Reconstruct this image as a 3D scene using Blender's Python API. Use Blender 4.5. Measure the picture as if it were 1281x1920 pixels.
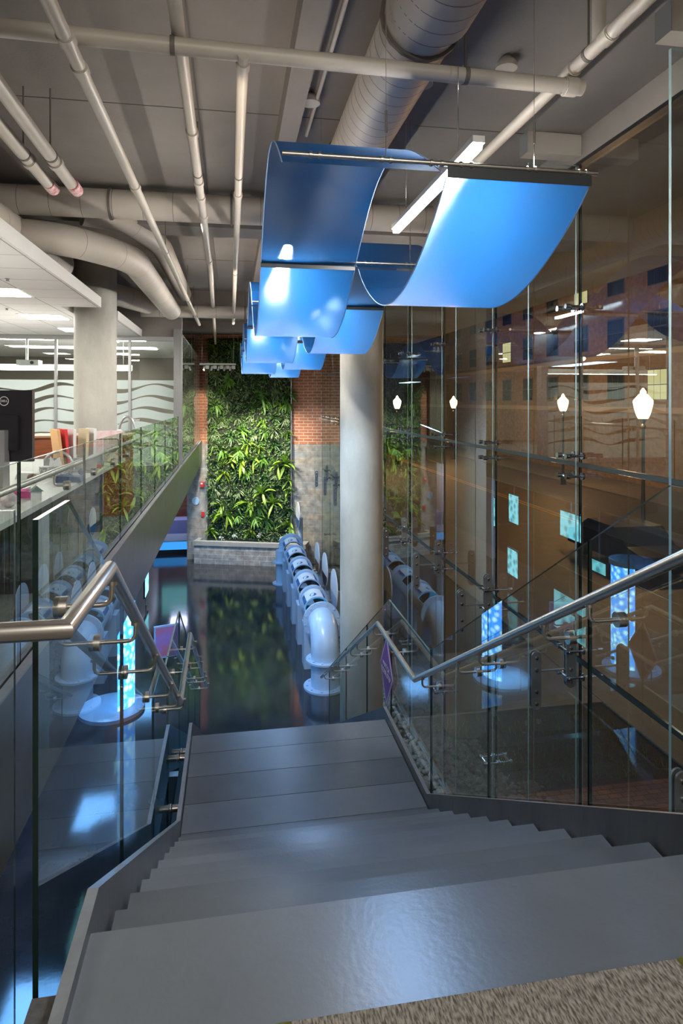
import bpy, math, random
from mathutils import Vector, Matrix, Quaternion
S = bpy.context.scene
for o in list(bpy.data.objects): bpy.data.objects.remove(o)
E = 5.35                       # camera eye height above the lower floor
UP = 3.95                      # upper floor level
PI = math.pi
rnd = random.Random(7)

# ------------------------------------------------------------------ camera
cam = bpy.data.objects.new('camera', bpy.data.cameras.new('camera'))
S.collection.objects.link(cam)
cam.location = (0, 0, E)
cam.rotation_euler = (PI/2, 0, -math.atan((640.5-435)/1200))
cam.data.sensor_fit = 'VERTICAL'; cam.data.sensor_height = 36
cam.data.lens = 36*1200/1920
cam.data.shift_y = -208/1920
cam.data.clip_start = .02; cam.data.clip_end = 300
S.camera = cam
# ------------------------------------------------------------------ view and world
S.view_settings.view_transform = 'Standard'; S.view_settings.look = 'None'
S.view_settings.exposure = 0.0; S.view_settings.gamma = 1; S.view_settings.use_curve_mapping = False
w = bpy.data.worlds.new('night_sky'); S.world = w; w.use_nodes = True
bg = w.node_tree.nodes['Background']
bg.inputs[0].default_value = (.055, .05, .07, 1); bg.inputs[1].default_value = .35
S.cycles.transparent_max_bounces = 40
S.cycles.max_bounces = 9; S.cycles.glossy_bounces = 5; S.cycles.transmission_bounces = 6
S.cycles.sample_clamp_indirect = 4.0
S.cycles.caustics_reflective = False; S.cycles.caustics_refractive = False
S.cycles.use_denoising = True

def lamp(kind, name, loc, energy, col, size=.3, target=None, size_y=None, spot=None, blend=.6):
    l = bpy.data.lights.new(name, kind); l.energy = energy; l.color = col
    if kind == 'AREA':
        l.size = size
        if size_y: l.shape = 'RECTANGLE'; l.size_y = size_y
    else: l.shadow_soft_size = size
    if kind == 'SPOT': l.spot_size = spot; l.spot_blend = blend
    o = bpy.data.objects.new(name, l); S.collection.objects.link(o); o.location = loc
    if target:
        o.rotation_euler = (Vector(target)-Vector(loc)).to_track_quat('-Z', 'Y').to_euler()
    return o
# light of the atrium: added blue fill below the sheets, and balcony soffit downlights
for y in (3.6, 8.2, 12.6, 17.0):
    lamp('AREA', 'atrium_fill_light', (1.0, y, 5.86), 26, (.34, .58, 1), .3, (1.0, y, 0), 1.2)
for y, e in ((1.0, 3), (4.5, 6), (9.5, 9), (15, 10)):
    lamp('AREA', 'ceiling_wash_light', (.1, y, 6.75), e, (1, .86, .72), .5, (.1, y+.5, 9), 2.2)
for x, y, e in ((-.3, -1.6, 54), (1.5, -1.8, 54)):
    lamp('AREA', 'landing_downlight', (x, y, 6.9), e, (1, .95, .86), .22, (x+.2, 3.0, 3.2))
for i in range(4):
    x = -.8+i*.3; tx = -.45+i*.72
    lamp('SPOT', 'living_wall_spotlight', (x, 19.3, 6.2), 640, (1, .93, .76), .06, (tx+.1, 21.5, 2.0+.5*(i % 2)), spot=1.15)
lamp('SPOT', 'brick_spotlight', (-.85, 19.4, 6.3), 420, (1, .9, .75), .06, (-1.0, 22, 4.6), spot=.8)
for y in (9.5, 14.0, 18.5):
    lamp('AREA', 'under_balcony_light', (-2.6, y, 3.2), 75, (.16, .45, 1), 1.1, (-2.6, y, 0))
lamp('SPOT', 'column_fill_spot', (-.45, 6.6, 7.2), 760, (1, .98, .95), .08, (2.0, 10, 4.2), spot=.8)  # two added spots without fittings, brightening the tall column
lamp('SPOT', 'column_fill_spot', (-.4, 8.6, 6.9), 850, (.50, .72, 1), .08, (2.0, 10.0, 2.0), spot=.9)
lamp('SPOT', 'pier_fill_spot', (-.6, 19.2, 5.4), 420, (.85, .92, 1), .06, (-1.1, 22.0, 1.2), spot=.7)  # extra fill added to lift the dark stone pier
lamp('SPOT', 'stone_wall_spotlight', (2.2, 18.6, 6.9), 320, (.9, .92, 1), .08, (2.6, 20.8, 2.6), spot=1.0)
lamp('AREA', 'pipe_fill_light', (.3, 12.8, 4.6), 80, (.26, .54, 1), .5, (1.9, 13.4, .8))  # added blue fill for the pipe exhibit, no lamp hangs here
lamp('AREA', 'pipe_fill_light', (.4, 17.0, 4.6), 70, (.26, .54, 1), .5, (1.9, 17.2, .8))

for x, y, e in ((-3.0, 5.5, 42), (-3.4, 10.5, 44), (-3.5, 16.0, 22), (-6, 13, 32)):
    lamp('AREA', 'office_fill_light', (x, y, 4.75), e, (1, .96, .89), 1.6, (x, y, 9))  # unseen upward fill, added to whiten the office ceiling
lamp('SPOT', 'office_film_fill_spot', (-3.6, 16.0, 6.5), 40, (1, .98, .94), .05, (-3.4, 13.4, 5.0), spot=1.7)  # added behind the partition so the frosted film looks bright
lamp('SPOT', 'office_column_fill_spot', (-2.2, 6.4, 6.55), 150, (1, .96, .88), .05, (-2.0, 10, 5.0), spot=.9)  # invented lamp that brightens the office column
lamp('AREA', 'rear_fill_light', (.5, -3.6, 6.6), 60, (1, .93, .84), 1.6, (.5, -3.4, 0))  # unseen fill added behind the camera to brighten the handrails
lamp('SPOT', 'gravel_fill_spot', (1.0, 6.2, 5.6), 120, (.9, .95, 1), .06, (2.3, 6.6, 0), spot=.7)  # added to brighten the river rocks, stands for no fitting
# ------------------------------------------------------------------ mesh helper
class MB:
    def __init__(s): s.v = []; s.f = []; s.m = []; s.sm = []
    def add(s, vs, fs, mi=0, smooth=False):
        b = len(s.v); s.v += [tuple(v) for v in vs]
        for f in fs: s.f.append([b+i for i in f]); s.m.append(mi); s.sm.append(smooth)
        return s
    def box(s, x0, x1, y0, y1, z0, z1, mi=0, M=None):
        vs = [(x, y, z) for z in (z0, z1) for y in (y0, y1) for x in (x0, x1)]
        if M: vs = [M @ Vector(v) for v in vs]
        return s.add(vs, [(0, 2, 3, 1), (4, 5, 7, 6), (0, 1, 5, 4), (2, 6, 7, 3), (0, 4, 6, 2), (1, 3, 7, 5)], mi)
    def tube(s, pts, r, n=12, mi=0, caps=True, closed=False):
        P = [Vector(p) for p in pts]; L = len(P)
        rs = r if isinstance(r, (list, tuple)) else [r]*L
        t0 = (P[1]-P[0]).normalized()
        a = Vector((0, 0, 1)) if abs(t0.z) < .9 else Vector((1, 0, 0))
        u = t0.cross(a).normalized()
        vs = []
        for i in range(L):
            if i == 0: t = (P[1]-P[0]).normalized(); k = 1; tn = t
            elif i == L-1: t = (P[-1]-P[-2]).normalized(); k = 1; tn = t
            else:
                d0 = (P[i]-P[i-1]).normalized(); d1 = (P[i+1]-P[i]).normalized()
                t = (d0+d1).normalized(); tn = t
            u = (u-t*u.dot(t)).normalized(); v = t.cross(u)
            sc = 1; bis = None
            if 0 < i < L-1:
                c = max(.35, d0.dot(t)); 
                bis = (d1-d0)
                if bis.length > 1e-4: bis.normalize(); sc = 1/c
                else: bis = None
            for j in range(n):
                an = 2*PI*j/n; q = (u*math.cos(an)+v*math.sin(an))*rs[i]
                if bis is not None: q = q+bis*(q.dot(bis))*(sc-1)
                vs.append(P[i]+q)
        fs = [(i*n+j, i*n+(j+1) % n, (i+1)*n+(j+1) % n, (i+1)*n+j) for i in range(L-1) for j in range(n)]
        s.add(vs, fs, mi, True)
        if caps:
            b = len(s.v)-len(vs)
            s.f.append([b+j for j in range(n)][::-1]); s.m.append(mi); s.sm.append(False)
            s.f.append([b+(L-1)*n+j for j in range(n)]); s.m.append(mi); s.sm.append(False)
        return s
    def prism(s, poly, axis, a, b, mi=0, me=None):
        """poly: 2-D points; axis 'x' -> (y,z), 'y' -> (x,z), 'z' -> (x,y)"""
        def P(p, c): return (c, p[0], p[1]) if axis == 'x' else (p[0], c, p[1]) if axis == 'y' else (p[0], p[1], c)
        n = len(poly); vs = [P(p, a) for p in poly]+[P(p, b) for p in poly]
        s.add(vs, [tuple(range(n))[::-1], tuple(range(n, 2*n))], mi)
        b0 = len(s.v)-2*n
        for i in range(n):
            j = (i+1) % n
            s.f.append([b0+i, b0+j, b0+n+j, b0+n+i]); s.m.append(mi if me is None else me); s.sm.append(False)
        return s
    def lathe(s, prof, n=24, mi=0, M=None, smooth=True):
        vs = []
        for r, z in prof:
            for j in range(n):
                a = 2*PI*j/n; vs.append(Vector((r*math.cos(a), r*math.sin(a), z)))
        if M: vs = [M @ v for v in vs]
        L = len(prof)
        fs = [(i*n+j, i*n+(j+1) % n, (i+1)*n+(j+1) % n, (i+1)*n+j) for i in range(L-1) for j in range(n)]
        fs += [tuple(range(n))[::-1], tuple((L-1)*n+j for j in range(n))]
        return s.add(vs, fs, mi, smooth)
    def build(s, name, mats, parent=None, fix=True):
        me = bpy.data.meshes.new(name); me.from_pydata(s.v, [], s.f); 
        if not isinstance(mats, (list, tuple)): mats = [mats]
        for m in mats: me.materials.append(m)
        me.polygons.foreach_set('material_index', s.m); me.polygons.foreach_set('use_smooth', s.sm)
        me.update()
        if fix:
            import bmesh
            bm = bmesh.new(); bm.from_mesh(me); bmesh.ops.recalc_face_normals(bm, faces=bm.faces); 
            for e in bm.edges:
                if len(e.link_faces) == 2 and e.calc_face_angle(0) > .9: e.smooth = False
            bm.to_mesh(me); bm.free()
        o = bpy.data.objects.new(name, me); S.collection.objects.link(o)
        if parent: o.parent = parent
        return o
def T(x, y, z, rz=0, rx=0, ry=0): return Matrix.Translation((x, y, z)) @ Matrix.Rotation(rz, 4, 'Z') @ Matrix.Rotation(ry, 4, 'Y') @ Matrix.Rotation(rx, 4, 'X')
ORD = ['first', 'second', 'third', 'fourth', 'fifth', 'sixth', 'seventh', 'eighth', 'ninth', 'tenth', 'eleventh', 'twelfth', 'thirteenth', 'fourteenth', 'fifteenth', 'sixteenth', 'seventeenth', 'eighteenth']
def tag(o, label, cat, group=None, kind=None):
    o['label'] = label; o['category'] = cat
    if group: o['group'] = group
    if kind: o['kind'] = kind
    return o
def thing(name, label, cat, loc=(0, 0, 0), rz=0, group=None):
    o = bpy.data.objects.new(name, None); S.collection.objects.link(o); o.location = loc; o.rotation_euler = (0, 0, rz)
    o.empty_display_size = .1
    return tag(o, label, cat, group)
def struct(o): o['kind'] = 'structure'; return o
def dup(root, loc, rz=None, label=None, rot=None, scale=None):
    r = root.copy(); S.collection.objects.link(r); r.location = loc
    if rz is not None: r.rotation_euler = (0, 0, rz)
    if rot: r.rotation_euler = rot
    if scale: r.scale = scale
    if label: r['label'] = label
    for ch in list(root.children):
        c = ch.copy(); S.collection.objects.link(c); c.parent = r
        for g in list(ch.children):
            d = g.copy(); S.collection.objects.link(d); d.parent = c
    return r
def fillet(pts, r, n=5):
    out = [Vector(pts[0])]
    for i in range(1, len(pts)-1):
        p = Vector(pts[i]); a = (Vector(pts[i-1])-p); b = (Vector(pts[i+1])-p)
        k = min(r, a.length*.45, b.length*.45); A = p+a.normalized()*k; B = p+b.normalized()*k
        for j in range(n+1):
            t = j/n; out.append((1-t)**2*A+2*t*(1-t)*p+t*t*B)
    out.append(Vector(pts[-1])); return out

# ------------------------------------------------------------------ materials
def nodes(name):
    m = bpy.data.materials.new(name); m.use_nodes = True; nt = m.node_tree; nt.nodes.clear()
    out = nt.nodes.new('ShaderNodeOutputMaterial'); return m, nt, out
def pbr(name, col, rough=.5, metal=0, var=0, vscale=6, bump=0, bscale=40, spec=.5, stretch=None, col2=None, emit=None, estr=0, coat=0, rvar=0):
    m, nt, out = nodes(name); p = nt.nodes.new('ShaderNodeBsdfPrincipled'); nt.links.new(p.outputs[0], out.inputs[0])
    p.inputs['Base Color'].default_value = (*col, 1); p.inputs['Roughness'].default_value = rough; p.inputs['Metallic'].default_value = metal
    p.inputs['Specular IOR Level'].default_value = spec; p.inputs['Coat Weight'].default_value = coat; p.inputs['Coat Roughness'].default_value = .08
    if emit: p.inputs['Emission Color'].default_value = (*emit, 1); p.inputs['Emission Strength'].default_value = estr
    if var or bump or col2:
        tc = nt.nodes.new('ShaderNodeTexCoord'); mp = nt.nodes.new('ShaderNodeMapping'); nt.links.new(tc.outputs['Object'], mp.inputs[0])
        if stretch: mp.inputs['Scale'].default_value = stretch
        if var or col2:
            nz = nt.nodes.new('ShaderNodeTexNoise'); nz.inputs['Scale'].default_value = vscale; nz.inputs['Detail'].default_value = 6; nz.inputs['Roughness'].default_value = .62
            nt.links.new(mp.outputs[0], nz.inputs['Vector'])
            cr = nt.nodes.new('ShaderNodeValToRGB'); cr.color_ramp.elements[0].position = .3; cr.color_ramp.elements[1].position = .72
            c2 = col2 or tuple(min(1, c*(1+var)) for c in col); c1 = col if col2 else tuple(c*(1-var) for c in col)
            cr.color_ramp.elements[0].color = (*c1, 1); cr.color_ramp.elements[1].color = (*c2, 1)
            nt.links.new(nz.outputs[0], cr.inputs[0]); nt.links.new(cr.outputs[0], p.inputs['Base Color'])
            if rvar:
                mr = nt.nodes.new('ShaderNodeMapRange'); mr.inputs[3].default_value = rough-rvar; mr.inputs[4].default_value = rough+rvar
                nt.links.new(nz.outputs[0], mr.inputs[0]); nt.links.new(mr.outputs[0], p.inputs['Roughness'])
        if bump:
            n2 = nt.nodes.new('ShaderNodeTexNoise'); n2.inputs['Scale'].default_value = bscale; n2.inputs['Detail'].default_value = 3; nt.links.new(mp.outputs[0], n2.inputs['Vector'])
            bp = nt.nodes.new('ShaderNodeBump'); bp.inputs['Strength'].default_value = bump; bp.inputs['Distance'].default_value = .02
            nt.links.new(n2.outputs[0], bp.inputs['Height']); nt.links.new(bp.outputs[0], p.inputs['Normal'])
    return m
def glassmat(name, ior=1.7, tint=(.95, .98, .965), gl=(.95, 1, .98)):
    m, nt, out = nodes(name); L = nt.links.new
    tr = nt.nodes.new('ShaderNodeBsdfTransparent'); tr.inputs[0].default_value = (*tint, 1)
    g = nt.nodes.new('ShaderNodeBsdfGlossy'); g.inputs['Roughness'].default_value = 0.0; g.inputs[0].default_value = (*gl, 1)
    fr = nt.nodes.new('ShaderNodeFresnel'); fr.inputs[0].default_value = ior
    geo = nt.nodes.new('ShaderNodeNewGeometry'); inv = nt.nodes.new('ShaderNodeMath'); inv.operation = 'SUBTRACT'; inv.inputs[0].default_value = 1; L(geo.outputs['Backfacing'], inv.inputs[1])
    mu = nt.nodes.new('ShaderNodeMath'); mu.operation = 'MULTIPLY'; L(fr.outputs[0], mu.inputs[0]); L(inv.outputs[0], mu.inputs[1])
    mx = nt.nodes.new('ShaderNodeMixShader'); L(mu.outputs[0], mx.inputs[0]); L(tr.outputs[0], mx.inputs[1]); L(g.outputs[0], mx.inputs[2]); L(mx.outputs[0], out.inputs[0])
    return m
def emis(name, col, st):
    m, nt, out = nodes(name); e = nt.nodes.new('ShaderNodeEmission'); e.inputs[0].default_value = (*col, 1); e.inputs[1].default_value = st
    nt.links.new(e.outputs[0], out.inputs[0]); return m
def brickmat(name, c1, c2, mortar, bw, rh, ms, rough=.85, bump=.6, varsc=3, axis='xz', mix=.5):
    m, nt, out = nodes(name); L = nt.links.new; p = nt.nodes.new('ShaderNodeBsdfPrincipled'); L(p.outputs[0], out.inputs[0]); p.inputs['Roughness'].default_value = rough
    tc = nt.nodes.new('ShaderNodeTexCoord'); sp = nt.nodes.new('ShaderNodeSeparateXYZ'); cb = nt.nodes.new('ShaderNodeCombineXYZ'); L(tc.outputs['Object'], sp.inputs[0])
    if axis == 'xy+z':
        ad = nt.nodes.new('ShaderNodeMath'); L(sp.outputs[0], ad.inputs[0]); L(sp.outputs[1], ad.inputs[1]); L(ad.outputs[0], cb.inputs[0]); L(sp.outputs[2], cb.inputs[1])
    else:
        L(sp.outputs['XYZ'.index(axis[0].upper())], cb.inputs[0]); L(sp.outputs['XYZ'.index(axis[1].upper())], cb.inputs[1])
    b = nt.nodes.new('ShaderNodeTexBrick'); L(cb.outputs[0], b.inputs['Vector'])
    b.inputs['Color1'].default_value = (*c1, 1); b.inputs['Color2'].default_value = (*c2, 1); b.inputs['Mortar'].default_value = (*mortar, 1)
    b.inputs['Scale'].default_value = 1; b.inputs['Brick Width'].default_value = bw; b.inputs['Row Height'].default_value = rh; b.inputs['Mortar Size'].default_value = ms; b.inputs['Mortar Smooth'].default_value = .2
    nz = nt.nodes.new('ShaderNodeTexNoise'); nz.inputs['Scale'].default_value = varsc; nz.inputs['Detail'].default_value = 5; L(tc.outputs['Object'], nz.inputs['Vector'])
    mr = nt.nodes.new('ShaderNodeMapRange'); mr.inputs[1].default_value = .3; mr.inputs[2].default_value = .7; mr.inputs[3].default_value = 1-mix; mr.inputs[4].default_value = 1+mix; L(nz.outputs[0], mr.inputs[0])
    vm = nt.nodes.new('ShaderNodeVectorMath'); vm.operation = 'SCALE'; L(b.outputs[0], vm.inputs[0]); L(mr.outputs[0], vm.inputs['Scale']); L(vm.outputs[0], p.inputs['Base Color'])
    bp = nt.nodes.new('ShaderNodeBump'); bp.invert = True; bp.inputs['Strength'].default_value = bump; bp.inputs['Distance'].default_value = .01; L(b.outputs['Fac'], bp.inputs['Height']); L(bp.outputs[0], p.inputs['Normal'])
    return m
def translucent(name, col, deep, f=.5, rough=.5):
    """satin acrylic: broad forward scatter around the lamp plus a deep blue diffuse glow and a soft gloss"""
    m, nt, out = nodes(name); L = nt.links.new
    t = nt.nodes.new('ShaderNodeBsdfTranslucent'); t.inputs[0].default_value = (*deep, 1)
    g = nt.nodes.new('ShaderNodeBsdfRefraction'); g.inputs['IOR'].default_value = 1.06; g.inputs['Roughness'].default_value = rough; g.inputs[0].default_value = (*col, 1)
    a = nt.nodes.new('ShaderNodeMixShader'); a.inputs[0].default_value = f; L(t.outputs[0], a.inputs[1]); L(g.outputs[0], a.inputs[2])
    d = nt.nodes.new('ShaderNodeBsdfPrincipled'); d.inputs['Base Color'].default_value = (.008, .10, .34, 1); d.inputs['Roughness'].default_value = .2
    mx = nt.nodes.new('ShaderNodeMixShader'); mx.inputs[0].default_value = .2; L(a.outputs[0], mx.inputs[1]); L(d.outputs[0], mx.inputs[2]); L(mx.outputs[0], out.inputs[0])
    return m
def filmmat():
    m, nt, out = nodes('frosted_film'); L = nt.links.new
    t = nt.nodes.new('ShaderNodeBsdfTranslucent'); t.inputs[0].default_value = (.56, .62, .61, 1)
    d = nt.nodes.new('ShaderNodeBsdfDiffuse'); d.inputs[0].default_value = (.52, .58, .57, 1)
    mx = nt.nodes.new('ShaderNodeMixShader'); mx.inputs[0].default_value = .5; L(t.outputs[0], mx.inputs[1]); L(d.outputs[0], mx.inputs[2]); L(mx.outputs[0], out.inputs[0]); return m
M = {}
M['tread'] = pbr('tread_concrete', (.135, .146, .152), .27, 0, .14, 1.4, .03, 60, .6)
M['stringer'] = pbr('blackened_steel', (.10, .105, .11), .38, .55, .35, 3, .05, 30, stretch=(1, 1, .25))
M['stringer_top'] = pbr('brushed_steel_edge', (.36, .37, .38), .35, .7, .15, 12)
M['steel'] = pbr('satin_stainless_steel', (.70, .66, .61), .30, 1, .05, 30)
M['polish'] = pbr('polished_stainless_steel', (.72, .72, .72), .12, 1)
M['glass'] = glassmat('guard_glass', 1.72)
M['edge'] = pbr('glass_edge_green', (.010, .022, .018), .12, 0, spec=.6)
M['edge_lit'] = pbr('glass_lit_top_edge', (.22, .33, .31), .15, 0, spec=.8)  # lighter copy of the edge, the light on top edges put into colour
M['curtain'] = glassmat('curtain_wall_glass', 2.75, (.93, .96, .94))
M['fin'] = glassmat('fin_glass', 1.45, (.965, .98, .975))
M['finedge'] = pbr('fin_edge', (.26, .38, .38), .2, 0, spec=.8)
M['floor'] = pbr('polished_dark_floor', (.017, .017, .020), .09, 0, bump=.015, bscale=9, col2=(.05, .048, .052), vscale=1.1, spec=.75, rvar=.03)
M['column'] = pbr('cast_concrete', (.39, .385, .34), .55, 0, .22, 2.0, .12, 30, stretch=(1, 1, .5))
M['slab'] = pbr('painted_slab', (.235, .212, .19), .8, 0, .12, 1.2, .1, 50)
M['pipe'] = pbr('painted_pipe', (.46, .42, .36), .42, 0, .06, 4)
M['duct'] = pbr('painted_duct', (.50, .455, .395), .5, 0, .08, 2)
M['joint'] = pbr('duct_seam', (.13, .115, .10), .6)
M['white'] = pbr('white_paint', (.72, .72, .70), .5)
M['tile'] = pbr('ceiling_tile', (.80, .79, .76), .85, 0, .02, 40)
M['alum'] = pbr('anodised_aluminium', (.45, .46, .46), .35, .8)
M['post'] = pbr('grey_metal_cladding', (.27, .27, .27), .42, .5, .12, 8, stretch=(6, 6, .3))
M['fascia'] = pbr('fascia_steel', (.17, .16, .15), .3, .75, .2, 3)
M['brick'] = brickmat('orange_brick', (.42, .135, .048), (.50, .17, .07), (.56, .46, .38), .30, .098, .012, varsc=1.5, mix=.2)
M['stone'] = brickmat('split_face_stone', (.25, .255, .25), (.33, .28, .225), (.36, .35, .32), .62, .205, .012, bump=1, varsc=5, mix=.4)
M['stone_s'] = brickmat('planter_stone', (.24, .25, .26), (.36, .33, .29), (.45, .44, .42), .5, .16, .012, bump=1, varsc=7, mix=.35)
M['cap'] = pbr('planter_cap', (.33, .32, .30), .7, 0, .1, 6)
M['black'] = pbr('black_plastic', (.012, .012, .014), .35)
M['dark'] = pbr('dark_void', (.012, .012, .012), .8)
M['blue'] = translucent('blue_wave_acrylic', (.62, .78, 1), (.014, .115, .36), .52, .72)
M['blue_edge'] = pbr('lit_acrylic_edge', (.35, .55, .9), .2)  # pale blue bead paints the bright lit edges of the sheets
M['blue_dk'] = pbr('rail_band', (.055, .06, .065), .4, .5)
M['tubef'] = emis('fluorescent_tube', (1, .95, .88), 220)
M['office_light'] = emis('troffer_diffuser', (1, .96, .88), 30)
M['exh'] = pbr('pale_blue_painted_steel', (.40, .54, .71), .3, 0, .05, 3, coat=.3)
M['exhl'] = pbr('white_label_panel', (.72, .75, .78), .35)
M['exhd'] = pbr('deep_blue_print', (.02, .10, .30), .35)
M['frost'] = filmmat()
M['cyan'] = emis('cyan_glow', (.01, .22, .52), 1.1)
M['wood'] = pbr('reddish_wood', (.26, .075, .028), .4, 0, .3, 5, stretch=(1, 1, 8))
M['red'] = pbr('signal_red', (.55, .03, .025), .4)
M['brownwood'] = pbr('brown_wood_wall', (.16, .06, .025), .45, 0, .5, 3, stretch=(1, 1, 7))
M['mulch'] = pbr('bark_mulch', (.018, .012, .008), .9, 0, bump=1, bscale=50, col2=(.075, .045, .026), vscale=26)
M['rock'] = pbr('river_rock', (.26, .25, .22), .7, 0, .4, 9)
M['soil'] = pbr('grey_gravel_bed', (.06, .058, .05), .9, 0, bump=1, bscale=70, col2=(.20, .19, .16), vscale=60)
M['street'] = pbr('asphalt', (.075, .06, .05), .6, 0, .25, 3)
M['walk'] = pbr('concrete_walk', (.15, .13, .11), .7, 0, .2, 2)
M['paver'] = brickmat('brick_paver', (.20, .075, .04), (.15, .06, .035), (.04, .03, .025), .2, .1, .008, axis='xy', mix=.3)
M['line'] = pbr('yellow_road_paint', (.55, .30, .06), .6)
nt = M['tread'].node_tree; p = [n_ for n_ in nt.nodes if n_.type == 'BSDF_PRINCIPLED'][0]; src = p.inputs['Base Color'].links[0].from_socket
oi = nt.nodes.new('ShaderNodeObjectInfo'); mr = nt.nodes.new('ShaderNodeMapRange'); mr.inputs[3].default_value = .76; mr.inputs[4].default_value = 1.2; nt.links.new(oi.outputs['Random'], mr.inputs[0])
vm = nt.nodes.new('ShaderNodeVectorMath'); vm.operation = 'SCALE'; nt.links.new(src, vm.inputs[0]); nt.links.new(mr.outputs[0], vm.inputs['Scale']); nt.links.new(vm.outputs[0], p.inputs['Base Color'])
# ribbed carpet
m, nt, out = nodes('striped_carpet'); L = nt.links.new
p = nt.nodes.new('ShaderNodeBsdfPrincipled'); L(p.outputs[0], out.inputs[0]); p.inputs['Roughness'].default_value = .95
tc = nt.nodes.new('ShaderNodeTexCoord'); mp = nt.nodes.new('ShaderNodeMapping'); mp.inputs['Scale'].default_value = (190, 45, 1); L(tc.outputs['Object'], mp.inputs[0])
nz = nt.nodes.new('ShaderNodeTexNoise'); nz.inputs['Scale'].default_value = 1; nz.inputs['Detail'].default_value = 3; L(mp.outputs[0], nz.inputs['Vector'])
cr = nt.nodes.new('ShaderNodeValToRGB'); cr.color_ramp.elements[0].position = .36; cr.color_ramp.elements[1].position = .62
cr.color_ramp.elements[0].color = (.10, .082, .06, 1); cr.color_ramp.elements[1].color = (.40, .35, .28, 1); L(nz.outputs[0], cr.inputs[0])
L(cr.outputs[0], p.inputs['Base Color']); bp = nt.nodes.new('ShaderNodeBump'); bp.inputs['Strength'].default_value = .8; bp.inputs['Distance'].default_value = .01; L(nz.outputs[0], bp.inputs['Height']); L(bp.outputs[0], p.inputs['Normal'])
M['carpet'] = m
M['carpet_y'] = pbr('yellow_green_carpet', (.20, .19, .02), .95, 0, bump=.8, bscale=60, col2=(.46, .45, .06), vscale=1, stretch=(60, 14, 1))
M['carpet_g'] = pbr('grey_office_carpet', (.09, .085, .08), .95, 0, .3, 30, .3, 80)

# ------------------------------------------------------------------ ground and floors
XC = 2.9
struct(MB().box(-10, 1.98, -3, 26, -.3, 0).build('floor', M['floor']))
struct(MB().box(1.98, XC, -3, 21.5, -.3, -.03).build('floor', M['soil']))
# upper floor slab left (office) and under the camera
struct(MB().box(-10, -1.02, 1.66, 21.8, 3.32, UP).build('floor', M['carpet_g']))
struct(MB().box(-10, 2.88, -6, 1.42, 3.32, UP).box(-10, -1.02, 1.42, 1.66, 3.32, UP).box(-.462, -.4, 1.42, 1.60, 3.5, UP).build('floor', M['carpet_g']))
cp = MB().box(-.4, 2.88, -6, 1.43, UP, UP+.012).build('landing_carpet', M['carpet']); tag(cp, 'brown and beige ribbed carpet at the head of the stair', 'carpet')
ys = MB().box(1.09, 1.16, -4, 1.427, UP+.013, UP+.016).box(.02, .13, 1.40, 1.427, UP+.013, UP+.016).build('stripe', M['carpet_y'], cp); ys['label'] = 'yellow green carpet accent stripes'
# soffit and fascia of the balcony
fa = MB().prism([(-1.02, 3.31), (-.98, 3.31), (-.98, 4.05), (-1.02, 4.05)], 'y', 1.66, 21.75).box(-1.06, -1.045, 1.66, 21.75, 3.95, 4.05)
struct(fa.build('trim_balcony_fascia', M['fascia']))
struct(MB().box(-1.02, -.975, 1.7, 21.75, 4.05, 4.062).build('trim_balcony_cap', M['stringer_top']))
struct(MB().box(-4.0, -1.02, 1.7, 21.7, 3.27, 3.31).build('trim_soffit', M['white']))
# slab over the atrium
struct(MB().box(-10, 7, -6, 24, 7.58, 7.9).build('ceiling', M['slab']))
for i, (x0, x1, y0, y1, z0) in enumerate([(.36, .50, -3, 12, 7.40), (-10, 2.9, 7.55, 8.0, 7.36), (-10, 2.9, 13.2, 13.7, 7.28), (-10, 2.9, 18.2, 18.7, 7.3)]):
    struct(MB().box(x0, x1, y0, y1, z0, 7.581).build('trim_ceiling_beam', M['slab']))
for y in (2.95, 5.0, 10.3, 15.9):
    struct(MB().box(-9, 2.85, y, y+.004, 7.575, 7.581).build('trim_slab_joint', M['joint']))
struct(MB().box(-.26, -.25, -3, 12, 7.574, 7.581).build('trim_slab_joint', M['joint']))

# ------------------------------------------------------------------ far wall (turned 18 degrees)
WR = -math.radians(18); WO = Vector((-1.1, 22.1, 0)); WM = T(WO.x, WO.y, 0, WR)
def wobj(mb, name, mat, parent=None):
    o = mb.build(name, mat, parent)
    if not parent: o.location = WO; o.rotation_euler = (0, 0, WR)
    return o
struct(wobj(MB().box(-.42, 6.0, 0, .4, 0, 3.93), 'wall_back', M['stone']))
struct(wobj(MB().box(-.42, 6.0, 0, .4, 3.93, 7.58), 'wall_back', M['brick']))
# returning walls, lower level left of the stone pier
struct(MB().box(-9, -1.3, 26.5, 26.7, 0, 3.3).build('wall_far', M['brownwood']))
struct(MB().box(-9.2, -9, -3, 27, 0, 7.58).build('wall_left', M['white']))
struct(MB().box(-10, 3, -6.2, -6, 0, 7.58).build('wall_rear', M['white']))
for k, x in enumerate((-2.9,)):
    struct(MB().box(x-.16, x, 20.6, 26.5, 0, 3.28).build('wall_lower', M['white']))
# under-side cladding seam lines on brick
struct(wobj(MB().box(.22, .235, -.006, .01, 0.7, 7.5), 'trim_living_wall', M['alum']))
struct(wobj(MB().box(3.20, 3.225, -.12, .01, .75, 7.5), 'trim_living_wall', M['alum']))

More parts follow.
